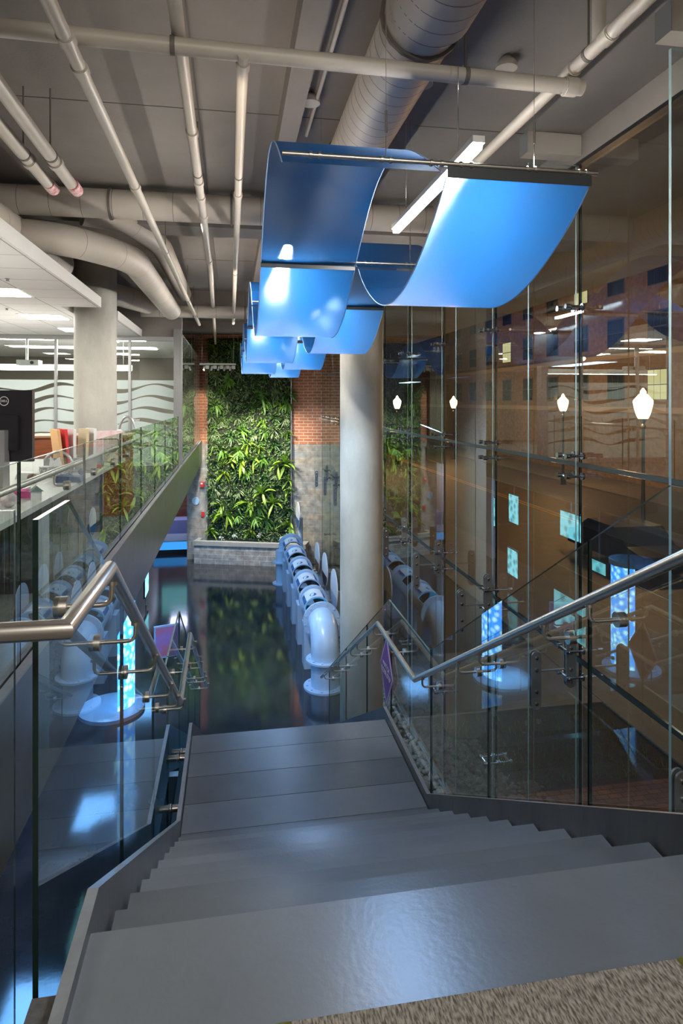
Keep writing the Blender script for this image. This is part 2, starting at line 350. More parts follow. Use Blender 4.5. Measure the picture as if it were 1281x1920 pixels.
# ------------------------------------------------------------------ planter and living wall
pl = thing('stone_planter', 'low stone block planter at the foot of the living wall', 'planter', (WO.x, WO.y, 0), WR)
pm = MB().box(.02, 3.75, -.50, -.40, 0, .60).box(.02, 3.75, -.02, -.001, 0, .6).box(.02, .12, -.4, -.02, 0, .6).box(3.65, 3.75, -.4, -.02, 0, .6)
pm.build('block_wall', M['stone_s'], pl)
MB().box(-.01, 3.78, -.53, -.34, .60, .74).box(-.01, .14, -.34, -.002, .60, .74).box(3.6, 3.78, -.34, -.002, .6, .74).build('cap', M['cap'], pl)
MB().box(.12, 3.65, -.4, -.02, .3, .66).build('soil', M['mulch'], pl)

gm = []
for i, (c, c2) in enumerate([((.07, .17, .025), (.16, .33, .045)), ((.16, .30, .02), (.32, .48, .05)), ((.035, .09, .03), (.09, .19, .06)), ((.14, .21, .09), (.28, .35, .18)), ((.30, .10, .03), (.42, .22, .05)), ((.45, .48, .36), (.6, .62, .5))]):
    gm.append(pbr('leaf_green', c, .42, 0, 0, 7, col2=c2, spec=.5))
def leafclump(seed, n, ln, wd, spread, mi):
    r = random.Random(seed); mb = MB()
    for k in range(n):
        an = r.uniform(0, 2*PI); out = r.uniform(.35, 1.0)
        L0 = ln*r.uniform(.55, 1.15); W0 = wd*r.uniform(.7, 1.2)
        d = Vector((math.cos(an)*spread, -out, math.sin(an)*spread*.9+.15)).normalized()
        side = d.cross(Vector((0, 0, 1)))
        if side.length < .1: side = Vector((1, 0, 0))
        side.normalize(); side = (Quaternion(d, r.uniform(-.7, .7)) @ side)
        p = Vector((r.uniform(-.03, .03), 0, r.uniform(-.03, .03))); pts = [p.copy()]
        for s_ in range(4):
            d = (d+Vector((0, 0, -.30))*(L0/ln)).normalized(); p = p+d*L0/4; pts.append(p.copy())
        ww = [.25, .85, 1, .7, .03]
        vs = []
        for q, w_ in zip(pts, ww): vs += [q-side*W0*w_/2, q+Vector((0, -.25*W0*w_, -.22*W0*w_)), q+side*W0*w_/2]
        mb.add(vs, [(3*i+j, 3*i+j+1, 3*i+j+4, 3*i+j+3) for i in range(4) for j in range(2)], 0, True)
    return mb
lw = thing('living_wall', 'tall green living wall of ferns and leafy plants between brick strips', 'living wall', (WO.x, WO.y, 0), WR)
MB().box(.34, 3.19, -.08, -.001, .745, 7.45).build('backing', pbr('felt_backing', (.018, .022, .012), .95), lw)
fb = MB()
for k in range(5200):
    x = rnd.uniform(.34, 3.19); z = rnd.uniform(.72, 7.4); y = -.08-abs(rnd.gauss(0, .035)); a = rnd.uniform(0, 2*PI); l = rnd.uniform(.04, .12); b = rnd.uniform(.012, .03)
    dx, dz = math.cos(a)*l, math.sin(a)*l; nx, nz = -math.sin(a)*b, math.cos(a)*b; t = rnd.uniform(-.05, .03)
    fb.add([(x, y, z), (x+dx/2+nx, y+t/2-.02, z+dz/2+nz), (x+dx, y+t, z+dz), (x+dx/2-nx, y+t/2-.02, z+dz/2-nz)], [(0, 1, 2, 3)], rnd.choice([0, 0, 0, 1, 1, 2, 3]))
fo = fb.build('small_foliage', [gm[2], gm[0], gm[3], gm[0]], lw, fix=False); fo['kind'] = 'stuff'
protos = []
for i, (n, ln, wd, sp, mi) in enumerate([(28, .34, .05, 1.3, 0), (14, .44, .075, 1.1, 1), (44, .34, .024, 1.3, 3), (26, .28, .05, 1.2, 3), (24, .38, .06, 1.2, 0), (10, .46, .085, 1, 1), (34, .28, .04, 1.3, 2), (12, .2, .06, .9, 4), (18, .17, .05, .9, 5), (20, .3, .04, .9, 1)]):
    protos.append((leafclump(50+i, n, ln, wd, sp, mi), mi, i))
pmesh = {}
rows = 14; idx = 0
for r_ in range(rows):
    for c_ in range(7):
        x = .5+c_*.42+(r_ % 2)*.14+rnd.uniform(-.12, .12); z = .95+r_*.475+rnd.uniform(-.14, .14)
        lo = z < 4.6
        k = rnd.choice([0, 1, 1, 2, 3, 4, 5, 9, 6, 9] if lo else [0, 2, 2, 6, 4, 3, 9, 6, 2, 0])
        if z < 1.3 and rnd.random() < .45: k = rnd.choice([7, 8])
        if k not in pmesh:
            o = protos[k][0].build('leafy_plant', gm[protos[k][1]], lw, fix=False); pmesh[k] = o
        else:
            o = pmesh[k].copy(); S.collection.objects.link(o); o.parent = lw
        o.location = (min(3.12, x), -.09, z); s_ = rnd.uniform(.8, 1.3); o.scale = (s_, s_, s_); o.rotation_euler = (rnd.uniform(-.2, .2), rnd.uniform(-.5, .5), rnd.uniform(-.35, .35))
# devices on the stone pier
def wall_dev(mb, name, mat, label, cat): return tag(wobj(mb, name, mat), label, cat)
fs_ = thing('fire_alarm_strobe', 'red fire alarm strobe high on the stone wall', 'fire alarm', (WO.x, WO.y, 0), WR)
MB().box(.07, .20, -.06, -.001, 2.45, 2.63).build('housing', M['red'], fs_); MB().box(.085, .15, -.066, -.06, 2.55, 2.60).build('lens', M['white'], fs_)
wall_dev(MB().box(.10, .20, -.04, -.001, 1.46, 1.62), 'fire_pull_station', M['red'], 'red fire pull station low on the stone wall', 'fire alarm')
wall_dev(MB().box(.27, .32, -.03, -.001, 1.45, 1.55), 'wall_switch', M['white'], 'small white switch beside the red pull station', 'switch')
wall_dev(MB().lathe([(.13, 0), (.13, .03)], 28, 0, T(-.10, -.0, 1.98, 0, PI/2)), 'round_plaque', M['exh'], 'round pale blue disc on the stone wall', 'plaque')
# lit room beyond the pier
tk = thing('touch_tank', 'glowing blue water table on the floor left of the stone wall', 'exhibit', (-2.1, 23.6, 0))
MB().box(-.6, .72, -.5, .6, 0, .14).build('base', M['dark'], tk); MB().box(-.6, .72, -.5, .6, .14, .42).build('tank', emis('tank_water', (.05, .35, .95), 1.1), tk); MB().box(-.64, .76, -.54, .64, .42, .47).build('rim', M['exh'], tk)
tag(MB().box(-2.75, -1.1, 26.3, 26.49, 2.1, 3.2).build('projection_screen', emis('aqua_projection', (.25, .75, .8), 1.0)), 'pale aqua lit screen on the far brown wall', 'screen')
tag(MB().box(-2.8, -1.0, 25.4, 26.2, 0, .75).build('low_cabinet', pbr('lavender_panel', (.36, .36, .6), .4)), 'lavender low cabinet below the far brown wall', 'cabinet')
lamp('AREA', 'far_room_light', (-2, 25.2, 3.1), 40, (.6, .62, 1), .6, (-2, 25.2, 0))

# ------------------------------------------------------------------ curtain wall
JY = [3.25+1.753*k for k in range(-3, 10)]+[20.75]
pane_mb = []
lev = [(0.0, 3.13), (3.17, 4.79), (4.83, 7.36)]
n = 1
for i in range(len(JY)-1):
    for z0, z1 in lev:
        g = MB().box(XC, XC+.02, JY[i]+.008, JY[i+1]-.008, z0, z1, 0)
        g.m = [1, 1, 1, 1, 0, 0]
        struct(g.build('window_%d' % n, [M['curtain'], M['edge']])); n += 1
struct(MB().box(XC+.001, XC+.03, JY[0], JY[-1], 3.132, 3.168).box(XC+.001, XC+.03, JY[0], JY[-1], 4.792, 4.828).build('trim_transom', pbr('silicone_joint', (.03, .04, .04), .4)))
struct(MB().box(XC-.02, XC+.12, JY[0]-1, 21.2, 7.36, 7.58).build('trim_head', M['slab']))
struct(MB().box(XC-.03, XC+.06, JY[0], 21.0, 7.33, 7.362).build('trim_head', M['black']))
struct(MB().box(XC-.03, XC+.06, JY[0], 21.0, -.06, 0.0).build('trim_sill', M['alum']))
FX0, FX1 = 2.44, XC-.03
def fin(y, label):
    t = thing('glass_fin', label, 'glass fin', (0, y, 0), 0, 'glass fins of the curtain wall')
    g = MB().box(FX0, FX1, -.011, .011, 0, 7.34, 0); g.m = [1, 1, 0, 0, 1, 1]; g.build('fin_glass', [M['fin'], M['finedge']], t)
    MB().box(FX0-.04, XC-.021, -.07, .07, 7.40, 7.575).build('head_shoe', M['duct'], t)
    MB().box(FX0-.045, FX0-.04, -.07, .07, 7.40, 7.575).build('shoe_end', M['alum'], t)
    MB().box(FX0+.1, FX1-.1, -.0125, .0125, 3.085, 3.095).build('joint_line', M['alum'], t)
    for sx, zc in ((FX0+.06, 3.02), (FX1-.06, 3.18)):
        poly = []
        for k in range(13): a = PI*k/12; poly.append((sx+.042*math.cos(a), zc+.2+.042*math.sin(a)))
        for k in range(13): a = PI+PI*k/12; poly.append((sx+.042*math.cos(a), zc-.2+.042*math.sin(a)))
        pm_ = MB().prism(poly, 'y', -.026, -.012).prism(poly, 'y', .012, .026)
        pl_ = pm_.build('splice_plate', M['post'], t)
        for zz in (-.19, -.09, .09, .19):
            MB().lathe([(.016, 0), (.016, .01), (.008, .013)], 10, 0, T(sx, -.026, zc+zz, 0, PI/2)).build('bolt', M['polish'], pl_)
    for zc in (1.35, 3.04, 3.26, 4.72, 4.89, 6.14):
        b = MB().tube([(FX1-.10, -.10, zc), (FX1-.10, .10, zc)], .014, 10)
        for sy in (-.07, .07):
            b.tube([(FX1-.10, sy, zc), (XC-.004, sy, zc)], .011, 8).tube([(XC-.02, sy, zc), (XC-.003, sy, zc)], .03, 14)
            b.tube([(FX1-.135, sy, zc), (FX1-.09, sy, zc)], .022, 12)
        b.build('spider_fitting', M['polish'], t)
    return t
f0 = None
fy = JY[2:-1]
for k, y in enumerate(fy):
    lab = '%s tall glass fin behind the curtain wall, counted from the viewer' % ORD[k]
    f0 = fin(y, lab) if f0 is None else dup(f0, (0, y, 0), label=lab)

# ------------------------------------------------------------------ stair
RI, RU = .17, .295
st = thing('staircase', 'wide dark grey steel stair with long treads going down to the hall', 'staircase', (0, 0, 0))
XL, XR = -.365, 1.475
tm = MB().box(XL, XR, 1.432, 1.765, UP-.06, UP+.004); tm.build('top_plate', M['tread'], st)
struct(MB().box(-.36, 2.88, 1.42, 1.74, 3.33, UP-.062).build('floor', M['slab']))
def tread(k, y, z, dep=RU+.03, name='tread'):
    b = MB()
    b.prism([(y-dep, z-.045), (y-.012, z-.045), (y, z-.033), (y, z-.004), (y-.004, z), (y-dep, z)], 'x', XL+.012, XR-.012)
    b.box(XL+.012, XR-.012, y-dep, y-dep+.008, z-.0455, z+RI-.046)
    return b.build(name, M['tread'], st)
for k in range(1, 10): tread(k, 1.77+RU*k, UP-RI*k)
LZ = UP-RI*10
jy = [4.415, 4.705, 5.045, 5.405, 5.765, 6.075]
for k in range(5):
    MB().box(XL+.005, XR-.005, jy[k]+.003, jy[k+1]-.003, LZ-.045, LZ).build('landing_plate', M['tread'], st)
for k in range(1, 13): tread(k, 6.08+RU*k, LZ-.173*k)
sl = RI/RU
def strpoly(o):
    A = [(1.43, E-1.355), (1.87, E-1.355), (4.74, E-3.02), (6.16, E-3.02), (10.15, .12)]
    B = [(10.15, 0.0), (9.75, 0.0), (6.12, LZ-.34), (4.62, LZ-.34), (1.70, 3.62), (1.43, 3.62)]
    return A+B
for x0, x1 in ((XL-.03, XL), (XR, XR+.03)):
    s_ = MB().prism(strpoly(0), 'x', x0, x1).build('stringer', M['stringer'], st)
    top = [(1.43, E-1.355), (1.87, E-1.355), (4.74, E-3.02), (6.16, E-3.02), (10.15, .12)]
    b = MB()
    for p, q in zip(top, top[1:]):
        b.add([(x0, p[0], p[1]+.0015), (x1, p[0], p[1]+.0015), (x1, q[0], q[1]+.0015), (x0, q[0], q[1]+.0015)], [(0, 1, 2, 3)])
    b.build('stringer_edge', M['stringer_top'], s_)

# ------------------------------------------------------------------ guards of the stair: glass panels, standoffs, rails
GL, GR = -.49, 1.54
TOP = [(1.72, E-.30), (2.05, E-.30), (4.86, E-1.97), (6.18, E-1.97), (10.25, E-4.33), (10.8, E-4.33)]
BOT = [(1.70, 3.60), (4.62, LZ-.30), (6.12, LZ-.30), (9.6, .05), (10.8, .05)]
def interp(P, y):
    if y <= P[0][0]: return P[0][1]
    for a, b in zip(P, P[1:]):
        if y <= b[0]: return a[1]+(b[1]-a[1])*(y-a[0])/(b[0]-a[0])
    return P[-1][1]
def guard(xg, joints, side, sx):
    for k, (a, b) in enumerate(zip(joints, joints[1:])):
        a1, b1 = a+.006, b-.006
        up = [(a1, interp(TOP, a1))]+[p for p in TOP if a1 < p[0] < b1]+[(b1, interp(TOP, b1))]
        dn = [(b1, interp(BOT, b1))]+[p for p in reversed(BOT) if a1 < p[0] < b1]+[(a1, interp(BOT, a1))]
        mb = MB().prism(up+dn, 'x', xg-.007, xg+.007, 0, 1)
        for fi in range(2, 2+len(up)-1): mb.m[fi] = 2
        t = thing('glass_balustrade', '%s glass guard panel down the %s side of the stair' % (ORD[k], side), 'glass panel', (0, 0, 0), 0, 'glass panels of the stair guards')
        mb.build('pane', [M['glass'], M['edge'], M['edge_lit']], t)
        for y in (a1+.18, b1-.18) if b1-a1 > .6 else ((a1+b1)/2,):
            z = interp(BOT, y)+.14
            MB().tube([(sx, y, z), (xg-.02*(1 if xg > 0 else -1), y, z)], .028, 16).tube([(xg-.012, y, z), (xg+.012, y, z)], .034, 16).build('standoff', M['steel'], t)
guard(GL, [1.72, 3.01, 4.17, 5.09, 6.2, 7.5, 8.8, 10.15], 'left', XL-.03)
guard(GR, [-.2, 1.25, 2.57, 3.68, 4.82, 6.1, 7.24, 8.61, 10.15], 'right', XR+.03)
def rail(pts, name, label, brs, xg, r=.021, gz=None):
    t = thing(name, label, 'handrail')
    MB().tube(pts, r, 20).build('tube', M['steel'], t)
    for (x, y, z) in brs:
        sx = 1 if xg > x else -1
        b = MB().tube(fillet([(x, y, z-r*.6), (x, y, z-.085), (xg-sx*.008, y, z-.085)], .035), .0075, 10)
        b.tube([(x, y, z-r-.006), (x, y, z-r+.006)], .016, 12)
        b.tube([(xg-sx*.018, y, z-.085), (xg+sx*.018, y, z-.085)], .03, 24)
        b.build('bracket', M['steel'], t)
    return t
def rz_(P, y): return interp([(p[1], p[2]) for p in P], y)
lr = [(-1.3, 1.425, E-.48), (-.345, 1.425, E-.48), (-.345, 1.92, E-.48), (-.37, 4.77, E-2.18), (-.385, 6.13, E-2.18), (-.40, 10.2, E-4.44)]
rail(lr, 'handrail', 'satin steel handrail turning the corner and descending the left stair side', [(-.35, y, rz_(lr[2:], y)) for y in (1.98, 2.45, 3.05, 3.85, 4.35, 4.85, 5.5, 6.4, 7.3, 7.7, 8.6, 9.0, 9.8)], GL)
rr = [(1.40, -.2, E-.41), (1.40, 1.66, E-.41), (1.41, 4.84, E-2.18), (1.41, 6.13, E-2.18), (1.42, 10.2, E-4.44)]
rail(rr, 'handrail', 'satin steel handrail descending the right stair side', [(1.405, y, rz_(rr, y)) for y in (2.35, 2.73, 3.5, 3.85, 4.62, 5.6, 6.28, 7.15, 7.55, 8.45, 8.9, 9.75)], GR)

# ------------------------------------------------------------------ balcony guard along the office edge
bj = [1.80, 3.37, 4.78, 6.26, 7.66, 9.0, 10.35, 11.7, 12.8]
for k, (a, b) in enumerate(zip(bj, bj[1:])):
    mb = MB().prism([(a+.006, 3.55), (b-.006, 3.55), (b-.006, E-.30), (a+.006, E-.30)], 'x', -.965, -.951, 0, 1); mb.m[4] = 2
    mb = MB(); mb.prism([(a+.006, 3.98), (b-.006, 3.98), (b-.006, E-.30), (a+.006, E-.30)], 'x', -1.040, -1.026, 0, 1); mb.m[4] = 2
    tag(mb.build('glass_balustrade', [M['glass'], M['edge'], M['edge_lit']]), '%s glass guard panel along the balcony edge beside the office' % ORD[k], 'glass panel', 'glass panels of the balcony guard')
br = [(-1.11, 1.80, E-.45), (-1.11, 12.8, E-.45)]
rail(br, 'handrail', 'long straight steel handrail along the balcony glass beside the office', [(-1.11, y, E-.45) for y in (2.4, 4.3, 5.1, 5.9, 6.7, 7.6, 8.2, 9.2, 10.2, 11.2, 12.2)], -1.033, r=.019)
mb = MB().prism([(-1.02, 3.50), (-.53, 3.50), (-.53, E-.27), (-1.02, E-.27)], 'y', 1.69, 1.704, 0, 1); mb.m[4] = 2
tag(mb.build('glass_balustrade', [M['glass'], M['edge'], M['edge_lit']]), 'near glass guard panel crossing behind the corner of the handrail', 'glass panel')
mb = MB().prism([(-2.6, 3.97), (-1.05, 3.97), (-1.05, E-.27), (-2.6, E-.27)], 'y', 1.69, 1.704, 0, 1); mb.m[4] = 2
tag(mb.build('glass_balustrade', [M['glass'], M['edge'], M['edge_lit']]), 'glass guard panel at the left frame edge before the office desks', 'glass panel')

# ------------------------------------------------------------------ columns
tag(MB().lathe([(.342, 0), (.342, 7.58)], 64, 0, T(2.035, 10.0, 0)).build('concrete_column', M['column']), 'tall round concrete column beside the foot of the stair', 'column')
tag(MB().lathe([(.30, UP), (.30, 7.58)], 64, 0, T(-2.0, 10.0, 0)).build('concrete_column', M['column']), 'round concrete column in the office behind the desks', 'column')

# ------------------------------------------------------------------ pipes and ducts under the slab
def pipe(name, label, cat, pts, r, couplings=(), hang=(), group=None, mat='pipe', seams=0, fr=.12):
    t = thing(name, label, cat, (0, 0, 0), 0, group)
    P = fillet(pts, fr) if len(pts) > 2 else [Vector(p) for p in pts]
    bd_ = MB().tube(P, r, 28)
    a = Vector(pts[0]); b = Vector(pts[-1])
    def on(c):
        tot = sum((Vector(q)-Vector(p)).length for p, q in zip(pts, pts[1:]))*c
        for p, q in zip(pts, pts[1:]):
            l = (Vector(q)-Vector(p)).length
            if tot <= l: return Vector(p).lerp(Vector(q), tot/l)
            tot -= l
        return Vector(pts[-1])
    for c in couplings:
        q = on(c); d = (b-a).normalized()*.035
        MB().tube([q-d, q+d], r*1.22, 18).tube([q-d*1.25, q-d], r*1.1, 18).build('coupling', M[mat], t)
    for h in hang:
        q = on(h); d = (b-a).normalized()*.012
        MB().tube([q+Vector((0, 0, r)), (q.x, q.y, 7.58)], .006, 6).tube([q-d, q+d], r*1.1, 18).build('hanger', M['joint'], t)
    if seams:
        sm = bd_
        tot = 0; nxt = seams
        for i in range(len(P)-1):
            sg = (P[i+1]-P[i]).length; d = (P[i+1]-P[i]).normalized()
            while nxt < tot+sg:
                q = P[i]+d*(nxt-tot); k = Vector((.0, .0, 0))
                sm.tube([q-d*.0025, q+d*.0025], r*1.006, 28, 1, caps=False); nxt += seams
            tot += sg
    bd_.build('pipe_body', [M[mat], M['joint']], t)
    return t
Z = lambda v: E+v
pipe('sprinkler_main', 'horizontal sprinkler main crossing the top of the view', 'pipe', [(-3, 3.18, Z(1.75)), (1.93, 3.30, Z(1.75))], .042, (.985,), (.55, .86))
pipe('sprinkler_pipe', 'thin ceiling pipe running away, crossing under the sprinkler main at left', 'pipe', [(-.76, .5, Z(1.66)), (-.70, 14.2, Z(1.66))], .034, (.19, .21, .34, .5), (.5, .75), 'ceiling pipes')
pipe('sprinkler_pipe', 'ceiling pipe running away left of the sheet row, banded with clamps', 'pipe', [(-.245, .5, Z(1.83)), (-.29, 9, Z(1.80)), (-.50, 20.2, Z(1.78))], .034, (.2, .25, .27, .3, .4), (.24, .3, .6), 'ceiling pipes')
pipe('sprinkler_pipe', 'ceiling pipe branching off the sprinkler main beside the blue sheets', 'pipe', [(.055, 3.22, Z(1.73)), (.03, 14.2, Z(1.70))], .030, (.01, .2), (.16, .5), 'ceiling pipes')
pipe('sprinkler_pipe', 'upper pipe of the parallel pair at the far left ceiling', 'pipe', [(-1.27, 2.2, Z(1.75)), (-1.28, 5.6, Z(1.75))], .045, (.82,), (.78,), 'ceiling pipes')
pipe('sprinkler_pipe', 'lower pipe of the parallel pair at the far left ceiling', 'pipe', [(-1.45, 2.2, Z(1.75)), (-1.46, 5.6, Z(1.75))], .045, (.82,), (.78,), 'ceiling pipes')
for x, w_ in ((-1.27, 'upper'), (-1.455, 'lower')):
    tag(MB().tube([(x, 5.45, Z(1.75)), (x, 5.62, Z(1.75))], .05, 16).build('pipe_tag', pbr('red_white_label', (.55, .05, .06), .5, 0, col2=(.8, .75, .72), vscale=30)), 'red and white label wrapped on the %s far left pipe end' % w_, 'label')
pipe('sprinkler_pipe', 'ceiling pipe at right dropping from a tee and ending in a cap', 'pipe', [(1.88, .4, Z(1.84)), (1.86, 4.8, Z(1.84))], .036, (.58, .66, .985), (.62,), 'ceiling pipes')
tag(MB().tube([(1.88, 3.05, Z(1.86)), (1.88, 3.05, 7.58)], .035, 14).build('pipe_drop', M['pipe']), 'short vertical pipe from slab to the right ceiling pipe', 'pipe')
pipe('spiral_duct', 'large round spiral duct running above the blue sheets', 'duct', [(.99, -1.5, Z(2.0)), (.96, 12.0, Z(2.0))], .205, (), (.1, .2, .35, .5), None, 'duct', .115)
o = MB().tube([(.99, -1.5, Z(1.99)), (.985, 3.08, Z(1.99))], .222, 40)
for k in range(18): o.tube([(.987, 1.2+.11*k, Z(1.99)), (.987, 1.205+.11*k, Z(1.99))], .2235, 36, 1, caps=False)
tag(o.build('duct_sleeve', [M['duct'], M['joint']]), 'wider spiral duct sleeve nearest the viewer', 'duct')
pipe('round_duct', 'round duct crossing from the office to the blue sheets', 'duct', [(-2.7, 6.9, Z(2.03)), (2.2, 6.9, Z(2.03))], .148, (), (.3, .55), None, 'duct', .30)
pipe('bent_duct', 'insulated duct bending away above the drop ceiling', 'duct', [(-3.2, 6.9, Z(1.67)), (-1.75, 6.9, Z(1.67)), (-1.15, 7.8, Z(1.67)), (-1.10, 12.2, Z(1.67))], .165, (), (), None, 'duct', .55, .4)
pipe('bent_duct', 'upper bent duct following above the insulated duct', 'duct', [(-1.6, 7.3, Z(2.03)), (-1.2, 7.5, Z(2.03)), (-.90, 8.4, Z(2.0)), (-.88, 12.3, Z(2.0))], .13, (), (), None, 'duct', .6, .35)
pipe('round_duct', 'far round duct crossing before the back bulkhead', 'duct', [(-1.7, 12.6, Z(1.72)), (2.2, 12.6, Z(1.72))], .12, (), (.25, .5), None, 'duct', .35)
pipe('bent_duct', 'large elbow duct behind the office column', 'duct', [(-3.0, 10.75, Z(1.75)), (-2.0, 10.75, Z(1.75)), (-1.45, 11.7, Z(1.72))], .18, (), (), None, 'duct', .7, .4)
pipe('round_duct', 'flared duct above the edge of the office drop ceiling', 'duct', [(-2.35, 5.6, Z(1.7)), (-2.15, 8.4, Z(1.7))], .22, (), (), None, 'duct', .45)
pipe('conduit', 'thin conduit beside the concrete beam', 'pipe', [(.62, .3, 7.52), (.60, 5.2, 7.52)], .014, (), (), None, 'pipe')
for i, (x, y) in enumerate(((.56, 4.6), (1.75, 3.9), (1.28, 4.2))):
    tag(MB().lathe([(.07, 7.50), (.07, 7.53), (.03, 7.575)], 20, 0, T(x, y, 0)).build('cable_canopy', M['pipe']), ['round cable canopy under the beam left of the duct', 'round cable canopy above the right blue sheets', 'small round cable canopy right of the big duct'][i], 'canopy')

# ------------------------------------------------------------------ suspended blue wave sheets
TY = [2.79+2.11*k for k in range(8)]; TZ = E+1.08; AMP = .42
def wave(x0, x1, k, sgn, label):
    y0, y1 = TY[k]+.02, TY[k+1]-.02; n_ = 32; pr = []
    for i in range(n_+1):
        t = i/n_; pr.append((y0+(y1-y0)*t, TZ+(-.055 if sgn < 0 else -.03)+sgn*AMP*math.sin(PI*t)**(.85 if sgn < 0 else 1)))
    vs = []
    for y, z in pr: vs += [(x0, y, z), (x1, y, z)]
    t = thing('wave_panel', label, 'ceiling panel', (0, 0, 0), 0, 'blue wave sheets under the slab')
    MB().add(vs, [(2*i, 2*i+2, 2*i+3, 2*i+1) for i in range(n_)], 0, True).build('sheet', M['blue'], t, fix=False)
    for x in (x0, x1): MB().tube([(x, y, z) for y, z in pr], .0035, 6).build('sheet_edge', M['blue_edge'], t)
    return t
for k in range(7):
    sg = 1 if k % 2 == 0 else -1
    wave(.216, .945, k, sg, '%s sheet of the left blue wave row, %s' % (ORD[k], 'arched up' if sg > 0 else 'sagging down'))
    wave(.968, 1.68, k, -sg, '%s sheet of the right blue wave row, %s' % (ORD[k], 'arched up' if sg < 0 else 'sagging down'))
for k, y in enumerate(TY):
    t = thing('hanging_rail', '%s cross rail carrying the blue wave sheets, counted from the viewer' % ORD[k], 'rail', (0, 0, 0), 0, 'rails of the wave sheets')
    MB().tube([(.216, y, TZ), (1.71, y, TZ)], .011, 12).build('rod', M['steel'], t)
    MB().box(.968 if k % 2 == 0 else .216, 1.68 if k % 2 == 0 else .945, y-.003, y+.003, TZ-.062, TZ-.006).build('band', M['blue_dk'], t)
    for x in (.34, .38, .66, .70, .89, .94, 1.03, 1.08, 1.36, 1.40, 1.62, 1.655):
        MB().tube([(x-.006, y, TZ), (x+.006, y, TZ)], .016, 10).build('clip', M['steel'], t)
    for x in (.68, 1.39):
        MB().tube([(x, y, TZ), (x, y, 7.575)], .0018, 5).tube([(x, y, TZ+.12), (x, y, TZ+.22)], .006, 8).build('suspension_wire', M['polish'], t)
for k in range(7):
    for row, xc in (('left', .43), ('right', 1.15)):
        sag = (k % 2 == 1) if row == 'left' else (k % 2 == 0)
        if not sag: continue
        t = thing('strip_light', '%s slim linear strip light over the %s blue sheet row' % (ORD[k], row), 'light', (xc, TY[k]+.86, TZ+.12), 0, 'strip lights over the wave sheets')
        MB().box(-.03, .03, -.78, .78, .022, .055).build('housing', M['white'], t)
        MB().box(-.02, .02, -.77, .77, -.006, .0215).build('tube_lamp', M['tubef'], t)
        for yy in (-.5, .5): MB().tube([(0, yy, .06), (0, yy, 7.575-TZ-.12)], .002, 5).build('cable', M['polish'], t)

# ------------------------------------------------------------------ office: drop ceiling, lights, wave glass wall
DZ = E+1.30
tiles, tn, to = nodes('suspended_ceiling'); L = tn.links.new
p = tn.nodes.new('ShaderNodeBsdfPrincipled'); p.inputs['Roughness'].default_value = .9; L(p.outputs[0], to.inputs[0])
tc = tn.nodes.new('ShaderNodeTexCoord'); bk = tn.nodes.new('ShaderNodeTexBrick'); L(tc.outputs['Object'], bk.inputs['Vector']); bk.offset = 0
for a_, v in (('Color1', (.80, .79, .76, 1)), ('Color2', (.78, .77, .74, 1)), ('Mortar', (.30, .29, .28, 1))): bk.inputs[a_].default_value = v
bk.inputs['Scale'].default_value = 1; bk.inputs['Brick Width'].default_value = .61; bk.inputs['Row Height'].default_value = .61; bk.inputs['Mortar Size'].default_value = .006; L(bk.outputs[0], p.inputs['Base Color'])
dc = MB().prism([(-9, -4), (-1.80, -4), (-1.80, 9.3), (-2.32, 9.3), (-2.32, 10.6), (-1.80, 10.6), (-1.80, 13.9), (-9, 13.9)], 'z', DZ, DZ+.13)
o = dc.build('drop_ceiling', [tiles]); struct(o); o.name = 'ceiling_office'
struct(MB().box(-1.80, -1.785, -4, 9.28, DZ-.004, DZ+.135).box(-1.80, -1.785, 10.62, 13.9, DZ-.004, DZ+.135).box(-2.3, -1.785, 9.285, 9.3, DZ-.004, DZ+.135).build('trim_ceiling_edge', M['white']))
spots = [(-2.75, 8.2), (-2.85, 10.5), (-2.75, 12.3), (-4.7, 6.0), (-4.7, 8.3), (-4.9, 10.6), (-2.9, 5.6), (-2.9, 3.2), (-4.8, 3.5)]
words = ['second', 'third', 'farthest', 'nearer outer', 'middle outer', 'far outer', 'near inner', 'nearest inner', 'nearest outer']
for i, (x, y) in enumerate(spots):
    t = thing('ceiling_light', '%s recessed rectangular light panel in the office drop ceiling' % words[i], 'ceiling light', (x, y, DZ), 0, 'recessed office lights')
    MB().box(-.32, .32, -.32, .32, -.006, .0).build('frame', M['white'], t); MB().box(-.29, .29, -.28, .28, -.011, -.0065).build('diffuser', M['office_light'], t)
for i, (x, y) in enumerate(((-2.35, 7.3), (-3.1, 9.6), (-2.9, 6.9))):
    tag(MB().lathe([(.02, -.03), (.012, -.012), (.03, 0)] if i < 2 else [(.05, -.03), (.06, 0)], 14, 0, T(x, y, DZ-.001)).build(('fire_sprinkler', 'fire_sprinkler', 'smoke_detector')[i], M['alum'] if i < 2 else M['white']), ('sprinkler head on the office ceiling nearer the edge', 'sprinkler head on the office ceiling farther in', 'round white smoke detector on the office ceiling')[i], ('sprinkler', 'sprinkler', 'smoke detector')[i])
WY = 13.4
struct(MB().box(-9, -1.02, WY-.05, WY+.1, 3.95, 4.05).box(-9, -1.02, WY-.04, WY+.08, E+1.22, E+1.30).build('trim_partition', M['alum']))
for i, (a, b) in enumerate(((-9, -5.0), (-4.95, -3.45), (-3.4, -2.05), (-2.0, -1.12))):
    g = MB().box(a, b, WY, WY+.012, 4.05, E+1.22); struct(g.build('window_%d' % (n+i), [M['glass']]))
struct(MB().box(-5.0, -4.95, WY-.03, WY+.05, 4.05, E+1.22).box(-3.45, -3.40, WY-.03, WY+.05, 4.05, E+1.22).box(-2.05, -2.0, WY-.03, WY+.05, 4.05, E+1.22).build('trim_mullion', M['alum']))
struct(MB().box(-1.16, -1.0, WY-.1, WY+.12, 3.95, E+1.45).build('trim_corner_post', M['post']))
